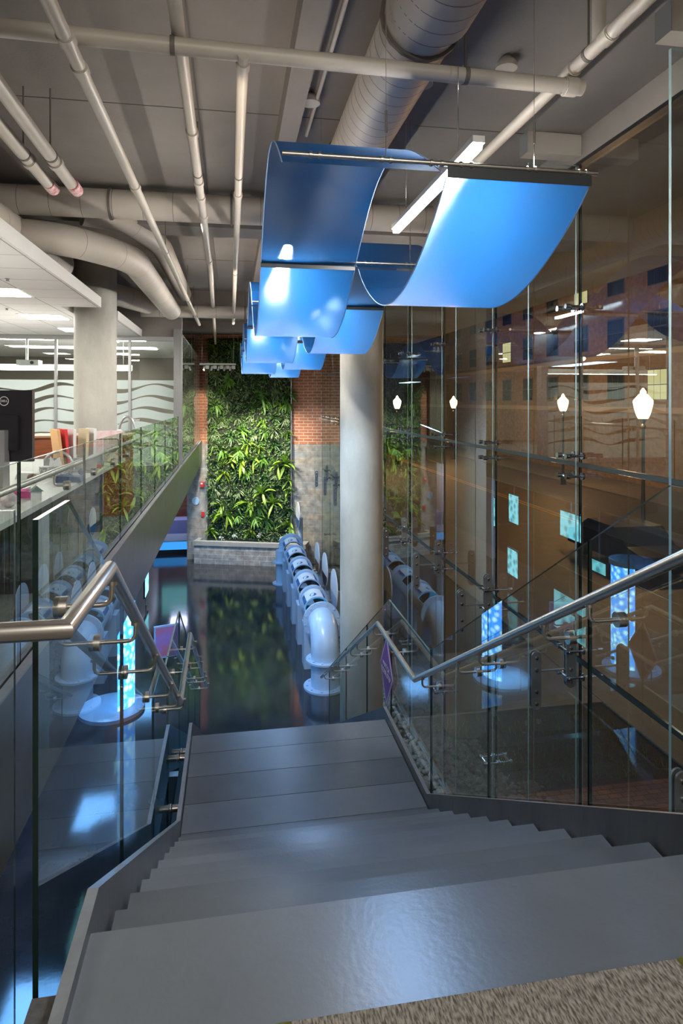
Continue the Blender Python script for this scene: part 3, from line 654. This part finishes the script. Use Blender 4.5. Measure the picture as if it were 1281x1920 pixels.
struct(MB().box(-9, -1.0, WY-.03, WY+.09, E+1.302, 7.579).build('wall_bulkhead', M['slab']))
# frosted film with clear wave bands
film = MB(); y_ = WY-.004
def wv(i, x, hi):
    base = E+.42-.06-.235*i
    ph = .9*i
    c = .065*math.sin(2*PI*x/1.75+ph*.35+.6)+.02*math.sin(2*PI*x/.9+ph)
    th = .028+.016*math.sin(2*PI*x/1.3+i)
    return base-.10+c+(th if hi else -th)
xs = [-6.5+.05*j for j in range(109)]
for i in range(7):
    for a, b in zip(xs, xs[1:]):
        if i == 0: ta = tb = E+.42
        else: ta, tb = wv(i-1, a, False), wv(i-1, b, False)
        ba, bb = (wv(i, a, True), wv(i, b, True)) if i < 6 else (4.06, 4.06)
        film.add([(a, y_, ba), (b, y_, bb), (b, y_, tb), (a, y_, ta)], [(0, 1, 2, 3)])
tag(film.build('frosted_film', M['frost'], fix=False), 'white frosted film with clear wave bands on the office glass wall', 'window film')
# room behind the wave glass
struct(MB().box(-9, -1.05, WY+.1, 21.6, DZ+.1, DZ+.14).build('ceiling_meeting_room', M['tile']))
struct(MB().box(-9, -1.05, 21.6, 21.75, 3.95, 7.57).build('wall_meeting_room', pbr('taupe_wall', (.20, .18, .15), .8)))
struct(MB().box(-1.04, -1.028, WY+.13, 21.5, 4.06, 7.4).build('window_90', [M['glass']]))
for i, (x, y) in enumerate(((-2.6, 15.2), (-4.6, 15.2), (-2.6, 17.6), (-4.6, 17.6), (-3.6, 19.8), (-6.3, 16.4))):
    t = thing('ceiling_light', 'recessed light panel behind the wave glass, %s' % ('near right', 'near left', 'middle right', 'middle left', 'at the back', 'far left')[i], 'ceiling light', (x, y, DZ+.1), 0, 'meeting room lights')
    MB().box(-.62, .62, -.3, .3, -.012, -.001).build('diffuser', M['office_light'], t)
t = thing('pendant_light', 'long white linear pendant glowing behind the wave glass', 'pendant light', (-3.9, 15.6, E+.72))
MB().box(-1.6, 1.6, -.05, .05, 0, .12).build('housing', M['white'], t); MB().box(-1.58, 1.58, -.04, .04, -.012, -.001).build('diffuser', M['office_light'], t)
for x in (-1.4, 1.4): MB().tube([(x, 0, .12), (x, 0, .67)], .004, 6).build('cable', M['white'], t)
t = thing('projector', 'white ceiling projector on a pole behind the wave glass', 'projector', (-4.35, 14.9, E+.78))
MB().box(-.22, .22, -.16, .16, 0, .11).build('body', M['white'], t); MB().tube([(-.05, 0, .11), (-.05, 0, .61)], .03, 12).build('pole', M['white'], t); MB().tube([(.1, -.16, .05), (.1, -.2, .05)], .035, 14).build('lens', M['black'], t)
# desks and things on them
DK = E-.62
dk = thing('desk', 'long white desk beside the balcony glass, crowded with things', 'desk', (-1.75, 4.9, 0))
MB().box(-.45, .60, -2.2, 2.4, DK-.035, DK).build('desktop', pbr('desk_laminate', (.42, .41, .39), .4), dk)
for yy in (-2.1, .1, 2.3): MB().box(-.4, .38, yy-.02, yy+.02, UP, DK-.036).build('leg', M['black'], dk)
mt = thing('monitor', 'black computer monitor seen from behind on a silver stand', 'monitor', (-1.12, 2.85, 0), .25)
mt.location = (-1.60, 4.78, 0); mt.rotation_euler = (0, 0, -.12)
MB().box(-.30, .24, -.02, .02, E-.42, E+.075).box(-.15, .15, -.045, -.019, E-.34, E-.10).build('screen', M['black'], mt)
MB().prism([(-.10, E-.20), (-.045, E-.20), (-.03, E-.38), (-.02, DK+.012), (-.13, DK+.012), (-.10, E-.40)], 'x', .01, .09).build('stand', M['alum'], mt)
MB().box(-.08, .18, -.16, .1, DK, DK+.012).build('foot', M['alum'], mt)
def text(body, size, Mx, mat, name, parent=None, label=None, cat=None, ex=.001):
    cu = bpy.data.curves.new(name, 'FONT'); cu.body = body; cu.size = size; cu.align_x = 'CENTER'; cu.align_y = 'CENTER'; cu.extrude = ex
    to_ = bpy.data.objects.new(name, cu); S.collection.objects.link(to_)
    dg = bpy.context.evaluated_depsgraph_get(); me = bpy.data.meshes.new_from_object(to_.evaluated_get(dg)); bpy.data.objects.remove(to_)
    me.transform(Mx); me.materials.clear(); me.materials.append(mat); o = bpy.data.objects.new(name, me); S.collection.objects.link(o)
    if parent: o.parent = parent
    if label: tag(o, label, cat)
    return o
lg = MB(); N = 28
for k in range(N):
    a, b = 2*PI*k/N, 2*PI*(k+1)/N
    lg.add([(.032*math.cos(a), -.0215, .032*math.sin(a)), (.032*math.cos(b), -.0215, .032*math.sin(b)), (.028*math.cos(b), -.0215, .028*math.sin(b)), (.028*math.cos(a), -.0215, .028*math.sin(a))], [(0, 1, 2, 3)])
o = lg.build('logo_ring', M['white'], mt, fix=False); o.location = (.05, 0, E-.0)
text('DELL', .021, T(.05, -.0215, E, 0, PI/2), M['white'], 'logo_lettering', mt)
# folders in a file sorter
bx = [(-1.50, 6.00, 'manila folder leaning at the left of the file sorter', (.62, .36, .16), -.12), (-1.46, 6.03, 'red folder in the file sorter', (.62, .03, .03), -.08), (-1.42, 6.05, 'white framed folder in the file sorter', (.7, .7, .68), .0), (-1.33, 6.08, 'beige folder beside the white framed folder', (.62, .50, .32), .04), (-1.27, 6.12, 'white binder at the right of the file sorter', (.72, .72, .72), .02)]
sorter = thing('file_sorter', 'grey file sorter box holding the folders on the desk', 'file holder', (-1.38, 6.1, DK))
MB().box(-.24, .20, -.16, -.14, 0, .12).box(-.24, .20, .16, .18, 0, .12).box(-.24, .2, -.16, .18, 0, .012).build('tray', M['alum'], sorter)
for i, (x, y, lab, c, lean) in enumerate(bx):
    o = MB().box(-.012, .012, -.12, .12, 0, .36).build('folder', pbr('folder_board', c, .7)); o.location = (x, y, DK+.013); o.rotation_euler = (0, lean, .5); tag(o, lab, 'folder', 'folders in the file sorter')
mg = thing('magazine_rack', 'magazines with pink and white covers in a wire rack on the desk', 'magazine', (-1.22, 6.55, DK), .3)
MB().box(-.16, .16, -.01, .01, .01, .33).build('cover', pbr('pink_print', (.75, .42, .42), .5, 0, col2=(.8, .78, .74), vscale=14), mg)
MB().tube(fillet([(-.12, -.03, 0), (-.12, -.03, .25), (.12, -.03, .25), (.12, -.03, 0)], .03), .004, 6).build('wire', M['black'], mg)
tb = thing('tissue_box', 'black and white patterned tissue box on the desk', 'box', (-1.42, 5.55, DK), .35)
MB().box(-.12, .12, -.06, .06, 0, .09).build('carton', pbr('speckled_print', (.03, .03, .03), .6, 0, col2=(.75, .75, .73), vscale=70), tb)
MB().prism([(-.05, .09), (.05, .09), (.03, .16), (-.01, .13), (-.04, .17)], 'y', -.01, .01).build('tissue', M['white'], tb)
lp = thing('desk_lamp', 'curved grey desk lamp beside the tissue box', 'lamp', (-1.36, 5.9, DK))
MB().lathe([(.07, 0), (.07, .015), (.02, .02)], 20).build('base', M['alum'], lp); MB().tube([(.0+.13*math.cos(a)-.13, 0, .02+.16*math.sin(a)) for a in [PI*k/12 for k in range(11)]], .012, 8).build('arm', M['alum'], lp)
dl = thing('desk_lamp', 'arched desk lamp on the counter before the office column', 'lamp', (-1.40, 8.4, E-.415))
MB().tube([(.10-.10*math.cos(a), 0, .22*math.sin(a)) for a in [PI*k/12*.9 for k in range(13)]], .014, 8).build('arm', M['alum'], dl); MB().lathe([(.05, 0), (.02, .04)], 16, 0, T(0, 0, .02)).build('head', M['white'], dl)
cb = thing('wooden_cabinet', 'reddish wood cabinet behind the monitor and folders', 'cabinet', (-1.9, 8.4, UP))
MB().box(-.5, .62, -.25, .35, 0, E-.44-UP).build('body', M['wood'], cb); MB().box(-.53, .65, -.28, .38, E-.44-UP, E-.415-UP).build('top', pbr('veneer_top', (.33, .17, .08), .4), cb)
bh = thing('birdhouse', 'tiny birdhouse with a green roof behind the balcony glass', 'ornament', (-1.19, 3.35, DK-.06), .4)
bh.location = (-1.21, 4.28, DK)
MB().box(-.028, .028, -.028, .028, 0, .055).build('body', M['white'], bh); MB().prism([(-.04, .055), (.04, .055), (0, .09)], 'y', -.035, .035).build('roof', pbr('sage_roof', (.16, .24, .2), .7), bh)
kn = [(-1.28, 4.0, .045, (.7, .62, .6), 'cream round ornament with a red top left of the birdhouse'), (-1.43, 4.25, .035, (.65, .08, .2), 'pink ball ornament at the left edge of the desk'), (-1.50, 5.2, .035, (.12, .05, .03), 'brown ball ornament behind the glass joint'), (-1.36, 6.35, .03, (.75, .06, .04), 'red pompom beside the magazines'), (-1.24, 5.65, .03, (.05, .1, .2), 'dark blue ball ornament beside the desk lamp'), (-1.19, 6.1, .025, (.5, .04, .06), 'small red berry ball nearest the rail')]
for x, y, r, c, lab in kn:
    o = MB().lathe([(r*math.sin(PI*k/10)+.0005, r-r*math.cos(PI*k/10)) for k in range(11)], 18).build('ball_ornament', pbr('ornament', c, .4, 0, .3, 30)); o.location = (x, y, DK+(.20 if 'pompom' in lab else 0)); tag(o, lab, 'ornament')
o = MB().lathe([(.03, 0), (.03, .20)], 16).build('pen_cup', M['black']); o.location = (-1.36, 6.35, DK); tag(o, 'black pen cup under the red pompom', 'cup')
for i, (x, y, c, lab) in enumerate([(-1.36, 4.42, (.6, .05, .25), 'magenta cloth pad at the near end of the desk'), (-1.6, 5.5, (.7, .7, .7), 'white papers behind the monitor stand'), (-1.23, 5.2, (.05, .08, .2), 'navy pouch in front of the tissue box')]):
    o = MB().prism([(-.10, 0), (.10, 0), (.085, .04), (-.08, .05)], 'y', -.06, .06).build(('cloth_pad', 'paper_stack', 'pouch')[i], pbr('soft_item', c, .8)); o.location = (x, y, DK+.001); tag(o, lab, ('cloth', 'papers', 'pouch')[i])

# ------------------------------------------------------------------ pipeline exhibit
PX, PZ, PR = 1.72, 1.08, .27
ex = thing('pipeline_exhibit', 'pale blue flanged pipe exhibit with windows running beside the living wall', 'exhibit', (PX, 0, 0))
fy_ = [12.35+1.31*k for k in range(6)]
def ring(y, r, w_): return MB().tube([(0, y-w_/2, PZ), (0, y+w_/2, PZ)], r, 40)
def arcshell(mb, y0, y1, r0, r1, a0, a1, n_=24, mi=0):
    vs = []
    for k in range(n_+1):
        a = a0+(a1-a0)*k/n_
        for r in (r0, r1):
            for y in (y0, y1): vs.append((r*math.cos(a), y, PZ+r*math.sin(a)))
    fs = []
    for k in range(n_):
        b = 4*k; c = b+4
        fs += [(b, b+1, c+1, c), (b+2, c+2, c+3, b+3), (b, c, c+2, b+2), (b+1, b+3, c+3, c+1)]
    fs += [(0, 2, 3, 1), (4*n_, 4*n_+1, 4*n_+3, 4*n_+2)]
    mb.add(vs, fs, mi, True)
body = MB()
for k in range(5):
    a, b = fy_[k], fy_[k+1]
    arcshell(body, a+.05, a+.62, PR-.015, PR, math.radians(170), math.radians(390))
    arcshell(body, a+.62, b-.05, PR-.015, PR, math.radians(0), math.radians(360), 40)
body.build('pipe_shell', M['exh'], ex)
for k, y in enumerate(fy_):
    f = MB(); fr_ = .36 if k in (0, 5) else .305; fw = .03 if k in (0, 5) else .07; arcshell(f, y-fw, y+fw, PR-.02, fr_, 0, 2*PI, 44)
    for j in range(12 if k in (0, 5) else 0):
        a = 2*PI*j/12+.2; f.lathe([(.018, 0), (.018, .02)], 8, 0, T(.325*math.cos(a), y-.03, PZ+.325*math.sin(a), 0, PI/2))
    f.build('flange', M['exh'], ex)
for k in range(5):
    a, b = fy_[k], fy_[k+1]
    inner = MB(); arcshell(inner, a+.05, a+.62, PR-.03, PR-.016, math.radians(170), math.radians(390))
    if k == 0:
        o = inner.build('window_lining', M['cyan'], ex); o['label'] = 'glowing cyan window lining'
    else: inner.build('window_lining', M['dark'], ex)
    inn = MB(); arcshell(inn, a+.62, b-.05, PR-.032, PR-.018, 0, 2*PI, 40); inn.build('inner_lining', M['cyan'] if k == 0 else M['dark'], ex)
    lab = MB(); arcshell(lab, a+.64, a+1.16, PR+.002, PR+.010, math.radians(62), math.radians(140)); l_ = lab.build('label_panel', M['exhl'], ex)
    ov = MB(); vs = []
    for j in range(20):
        t = 2*PI*j/20; an = math.radians(104)+.26*math.cos(t); yy = a+.79+.10*math.sin(t); vs.append(((PR+.012)*math.cos(an), yy, PZ+(PR+.012)*math.sin(an)))
    ov.add(vs, [tuple(range(20))]); arcshell(ov, a+.66, a+1.14, PR+.011, PR+.013, math.radians(52), math.radians(61)); arcshell(ov, a+.66, a+1.10, PR+.011, PR+.013, math.radians(141), math.radians(158))
    ov.build('printed_mark', M['exhd'], l_, fix=False)
    MB().box(-.30, .22, a+.35, a+.75, 0, PZ-PR+.05).build('pedestal', M['exh'], ex)
# elbow, foot near, tee foot far
el = [(0, fy_[0]+.05, PZ)]
for k in range(9):
    a = PI/2*k/8; el.append((0, fy_[0]-.05-.42*math.sin(a), PZ-.42+.42*math.cos(a)))
el.append((0, fy_[0]-.47, .005)); MB().tube(el, PR-.005, 40).build('elbow', M['exh'], ex)
def vflange(z, y, r): return MB().lathe([(r, z), (r, z+.035)], 40, 0, T(0, y, 0))
for z, r in ((.0, .40), (.50, .36)):
    f = vflange(z, fy_[0]-.47, r)
    for j in range(10):
        a = 2*PI*j/10; f.lathe([(.02, z+.035), (.02, z+.055)], 8, 0, T((r-.06)*math.cos(a), fy_[0]-.47+(r-.06)*math.sin(a), 0))
    f.build('foot_flange', M['exh'], ex)
MB().lathe([(.17, 0), (.17, PZ-.1)], 30, 0, T(-.28, fy_[5]-.1, 0)).build('stand_pipe', M['exh'], ex)
for z in (.0, .62): vflange(z, fy_[5]-.1, .27).build('foot_flange', M['exh'], ex).location = (-.28, 0, 0)
# disc signs
dlabels = ['farthest round disc sign with a blue wave, by the living wall', 'second farthest disc sign rising from the gravel behind the pipe', 'disc sign with a dark band in the middle of the gravel strip', 'nearest disc sign beside the concrete column']
for k, (x, y, z, r) in enumerate([(2.05, 20.1, 1.75, .42), (2.28, 17.2, 1.12, .40), (2.30, 15.9, 1.12, .42), (2.28, 14.3, 1.10, .44)]):
    t = thing('disc_sign', dlabels[k], 'sign', (x, y, 0), .015, 'disc signs along the gravel strip')
    MB().lathe([(r, -.012), (r, .012)], 44, 0, T(0, 0, z, 0, 0, PI/2)).build('disc', M['exhl'], t)
    lo = MB(); pts = [(r*.97*math.cos(a), z+r*.97*math.sin(a)) for a in [PI+PI*j/16+.25-.5*j/16 for j in range(17)]]
    lo.prism(pts, 'x', -.0135, .0135); lo.build('picture', [M['exhd'], M['brownwood'], M['black'], M['exh']][k], t)
    MB().tube([(.10, .12, 0), (.10, .12, z-.1)], .075, 18).tube([(.10, .12, 0), (.10, .12, .03)], .13, 18).tube([(.1, .12, .3), (.1, .12, .33)], .1, 18).tube([(.0, .12, z-.16), (.1, .12, z-.16)], .05, 14).build('pipe_post', M['exh'], t)
# river rocks in the strip
rk = MB()
def pebble(mb, x, y, z, r):
    a = rnd.uniform(0, PI); sx, sy, sz = r*rnd.uniform(.8, 1.4), r*rnd.uniform(.7, 1.1), r*rnd.uniform(.5, .8)
    vs = []
    for th_, n_ in ((0, 1), (.8, 6), (1.6, 6), (2.4, 5)):
        for j in range(n_):
            ph = 2*PI*j/n_+th_; u = sx*math.sin(th_)*math.cos(ph); v = sy*math.sin(th_)*math.sin(ph)
            vs.append((x+u*math.cos(a)-v*math.sin(a), y+u*math.sin(a)+v*math.cos(a), z+sz*math.cos(th_)))
    fs = [(0, 1+j, 1+(j+1) % 6) for j in range(6)]+[(1+j, 7+j, 7+(j+1) % 6, 1+(j+1) % 6) for j in range(6)]
    fs += [(7+j, 13+min(j, 4), 7+(j+1) % 6) for j in range(6)]
    mb.add(vs, fs, 0, True)
for k in range(5200):
    y = 4.6+15.6*rnd.random()**1.25; x = rnd.uniform(1.56, 2.87) if not (y > 11.0) else rnd.uniform(2.02, 2.87)
    if x < 1.98 and y > 8.4: continue
    if x < 2.0: z = .0
    else: z = -.02
    if (x-2.035)**2+(y-10)**2 < .40**2: continue
    pebble(rk, x, y, z+rnd.uniform(0, .03), rnd.uniform(.02, .055))
tag(rk.build('river_rock', M['rock'], fix=False), 'pale river rocks filling the strip between stair and glass wall', 'rocks', kind='stuff')
# purple diamond sign hung from the rail
ds = thing('diamond_sign', 'purple diamond sign with white lettering hanging at the right landing guard', 'sign', (1.505, 6.15, E-2.66))
MB().prism([(0, -.34), (.25, 0), (0, .34), (-.25, 0)], 'x', -.003, .003).build('border', pbr('lilac_border', (.45, .36, .66), .5), ds)
MB().prism([(0, -.30), (.22, 0), (0, .30), (-.22, 0)], 'x', -.005, .005).build('board', pbr('purple_board', (.17, .035, .27), .5), ds)
text('WATCH\nYOUR STEP', .07, T(-.0065, 0, .0, -PI/2, PI/2), M['exhl'], 'lettering', ds)

# ------------------------------------------------------------------ lit exhibits under the balcony
def glow(name, col, col2, st_, sc_=6):
    m, nt, out = nodes(name); L = nt.links.new; e = nt.nodes.new('ShaderNodeEmission'); L(e.outputs[0], out.inputs[0]); e.inputs[1].default_value = st_
    tc = nt.nodes.new('ShaderNodeTexCoord'); v = nt.nodes.new('ShaderNodeTexVoronoi'); v.inputs['Scale'].default_value = sc_; L(tc.outputs['Object'], v.inputs['Vector'])
    cr = nt.nodes.new('ShaderNodeValToRGB'); cr.color_ramp.elements[0].color = (*col, 1); cr.color_ramp.elements[1].color = (*col2, 1); cr.color_ramp.elements[0].position = .2; cr.color_ramp.elements[1].position = .6
    L(v.outputs['Distance'], cr.inputs[0]); L(cr.outputs[0], e.inputs[0]); return m
G1 = glow('bubble_graphic', (.45, .85, 1), (.04, .30, 1), 5.5, 9); G2 = glow('aqua_graphic', (.05, .3, .4), (.25, .8, .95), 3.2, 5)
t = thing('backlit_exhibit', 'tall curved backlit blue bubble panel standing under the balcony', 'exhibit', (-2.05, 11.6, 0))
c = MB(); vs = []
for k in range(13):
    a = -1.15+2.3*k/12
    for r in (.36, .38):
        for z in (.12, 2.1): vs.append((r*math.cos(a), r*math.sin(a), z))
fs = []
for k in range(12): b = 4*k; d = b+4; fs += [(b, b+1, d+1, d), (b+2, d+2, d+3, b+3), (b, d, d+2, b+2), (b+1, b+3, d+3, d+1)]
c.add(vs, fs, 0, True).build('bubble_panel', G1, t)
MB().lathe([(.55, 0), (.55, .06), (.45, .08)], 48).build('round_base', M['exh'], t); MB().lathe([(.42, 2.1), (.42, 2.2)], 40).build('top_ring', M['exh'], t)
sg = [(-2.2, 14.2, 2.05, 2.66, .5, 'hanging aqua screen with ring graphics under the balcony middle'), (-3.2, 19.5, 1.4, 2.3, .38, 'tall aqua screen with ring graphics farther under the balcony'), (-3.0, 21.0, 1.1, 2.05, .5, 'farthest pale blue screen under the balcony'), (-2.2, 17.4, .3, 1.05, .36, 'low blue info panel under the balcony'), (-2.2, 13.0, 1.55, 1.80, .3, 'small lit screen under the balcony by the curved exhibit'), (-2.1, 9.2, 1.7, 2.3, .5, 'nearest lit blue screen under the balcony')]
for x, y, z0, z1, w_, lab in sg:
    t = thing('lit_screen', lab, 'screen', (x, y, 0), 0, 'lit screens under the balcony')
    MB().box(-.04, 0, -w_, w_, z0-.03, z1+.03).build('frame', M['black'], t); MB().box(.001, .006, -w_+.03, w_-.03, z0, z1).build('display', G2, t)
    MB().tube([(-.02, 0, z1+.03), (-.02, 0, 3.27)] if z0 > 1 else [(-.02, 0, 0), (-.02, 0, z0-.03)], .02, 8).build('pole', M['alum'], t)
t = thing('info_panel', 'slanted info panel with an orange and violet graphic by the stair foot', 'sign', (-1.25, 12.9, 0), .3)
MB().box(-.25, .25, -.02, .02, .35, .98).build('board', M['exh'], t); MB().box(-.22, .22, -.026, -.021, .38, .95).build('graphic', pbr('orange_violet_graphic', (.7, .16, .05), .5, 0, col2=(.3, .25, .75), vscale=3), t)
MB().box(-.03, .03, -.01, .02, 0, .35).build('stand', M['alum'], t)
# track lights before the living wall
t = thing('track_light', 'white ceiling track with spotlight heads before the living wall', 'light', (0, 19.5, E+1.08))
MB().box(-.95, .12, -.02, .02, 0, .05).build('track', M['white'], t)
for x in (-.88, .05): MB().tube([(x, 0, .05), (x, 0, 1.15)], .008, 6).build('drop_rod', M['alum'], t)
for k, x in enumerate((-.72, -.5, -.3, -.12, .05)):
    MB().box(x-.05, x+.05, -.03, .03, -.12, -.02).tube([(x-.08, 0, -.05), (x-.11, .1, -.15)], .03, 12).build('spotlight_head', M['white'], t)

# ------------------------------------------------------------------ outside
struct(MB().box(XC+.07, 6.6, -6, 34, -.35, -.10).build('ground_outside', M['mulch']))
struct(MB().box(6.6, 60, -30, 90, -.35, -.11).build('ground_street', M['street']))
struct(MB().box(XC+.08, 6.6, 10.6, 13.2, -.30, -.08).build('ground_path', M['walk']))
struct(MB().box(XC+.08, 8.5, 7.3, 8.3, -.30, -.085).build('ground_path', M['paver']))
struct(MB().box(6.6, 9.6, -20, 80, -.30, -.07).build('ground_sidewalk', M['walk']))
struct(MB().box(22.0, 26, -20, 90, -.30, -.02).build('ground_sidewalk', M['walk']))
struct(MB().box(15.2, 15.35, -20, 90, -.30, -.105).box(15.5, 15.65, -20, 90, -.30, -.105).build('ground_lane_line', M['line']))
gr = MB()
for k in range(1500):
    y = rnd.uniform(3.0, 7.2); x = rnd.uniform(3.3, 6.4)
    if rnd.random() < .4: y = rnd.uniform(8.4, 10.4)
    a = rnd.uniform(0, 2*PI); h = rnd.uniform(.05, .16); l = rnd.uniform(.02, .09)
    gr.add([(x-.006, y, -.10), (x+.006, y, -.10), (x+l*math.cos(a), y+l*math.sin(a), -.10+h)], [(0, 1, 2)])
tag(gr.build('groundcover', gm[0], fix=False), 'sparse low grass tufts in the mulch bed outside', 'grass', kind='stuff')
# building across the street
bd = thing('brick_building', 'tall brown brick building across the street', 'building', (26, 0, 0))
bmat = brickmat('brown_facade', (.28, .175, .105), (.235, .145, .09), (.27, .20, .15), .5, .2, .01, axis='yz', mix=.25)
MB().box(0, 8, -25, 95, -.02, 26).build('facade', bmat, bd)
for z in (4.6, 8.2, 15.6, 22.6): MB().box(-.35, -.001, -25, 95, z, z+.35).build('cornice', pbr('stone_band', (.42, .30, .20), .7), bd)
wdark = pbr('dark_window', (.02, .022, .028), .12); wlit = emis('lit_window', (.85, .75, .35), .9); wfr = pbr('window_frame', (.08, .06, .05), .5)
wl = {(2, 1), (5, 3), (9, 2), (12, 1), (14, 3), (7, 0)}
for i in range(17):
    for j in range(5):
        y = 4+i*4.4; z = 5.4+j*3.6
        w0 = MB().box(-.05, -.001, y, y+1.9, z, z+2.0).build('window_frame', wfr, bd)
        g = MB()
        for a in range(3):
            for b in range(2): g.box(-.07, -.051, y+.06+a*.61, y+.06+a*.61+.55, z+.06+b*.95, z+.06+b*.95+.88)
        g.build('pane', wlit if (i, j) in wl else wdark, w0)
# street lamps
lampmat = emis('lamp_globe', (1, .62, .30), 30)
def street_lamp(x, y, lab, e):
    t = thing('street_lamp', lab, 'street lamp', (x, y, -.25), 0, 'street lamps with acorn globes')
    MB().lathe([(.26, 0), (.26, .12), (.2, .2), (.17, .7), (.13, .8), (.085, .95), (.065, 2.5), (.055, 4.55), (.09, 4.6), (.09, 4.68), (.05, 4.75), (.14, 4.95)], 20).build('post', M['black'], t)
    MB().lathe([(.17, 4.95), (.24, 5.1), (.31, 5.35), (.345, 5.55), (.34, 5.62), (.27, 5.70), (.22, 5.76), (.16, 5.84), (.09, 5.88), (.11, 5.93), (.08, 5.99), (.02, 6.08)], 24).build('globe', lampmat, t)
    lamp('POINT', 'street_lamp_bulb', (x-.6, y, 5.2), e*1.1, (1, .55, .25), .3)
    return t
for k, (x, y) in enumerate(((15.1, 21.6), (21.4, 38.9), (20.5, 57.4), (14.0, 53.4), (15.3, 4.0))):
    street_lamp(x, y, '%s glowing acorn street lamp outside' % ('nearest', 'second nearest', 'far right', 'far left', 'rightmost')[k], 900)
for y in (14, 30, 46): lamp('AREA', 'building_wash', (17, y, 7.5), 150, (1, .72, .48), 3, (26, y, 8))
lamp('AREA', 'mulch_light', (4.6, 6.0, 4.5), 20, (1, .8, .6), .5, (4.8, 8.0, 0))
# parked car
cr_ = thing('parked_car', 'dark parked car at the kerb outside', 'car', (13.0, 19.5, -.11), .0)
body = [(-2.2, .35), (-2.15, .75), (-1.3, .9), (-.7, 1.4), (.9, 1.42), (1.7, .95), (2.2, .85), (2.25, .35)]
MB().prism([(a, b) for a, b in body], 'x', -.85, .85).build('body', pbr('dark_car_paint', (.05, .06, .08), .2, .5), cr_)
for yy in (-1.4, 1.4):
    for xx in (-.86, .70): MB().lathe([(.33, 0), (.33, .17)], 22, 0, T(xx, yy, .33, 0, 0, PI/2)).build('wheel', M['black'], cr_)
MB().prism([(-1.15, .95), (-.65, 1.34), (.85, 1.36), (1.45, .98)], 'x', -.86, .86).build('side_window', wdark, cr_)
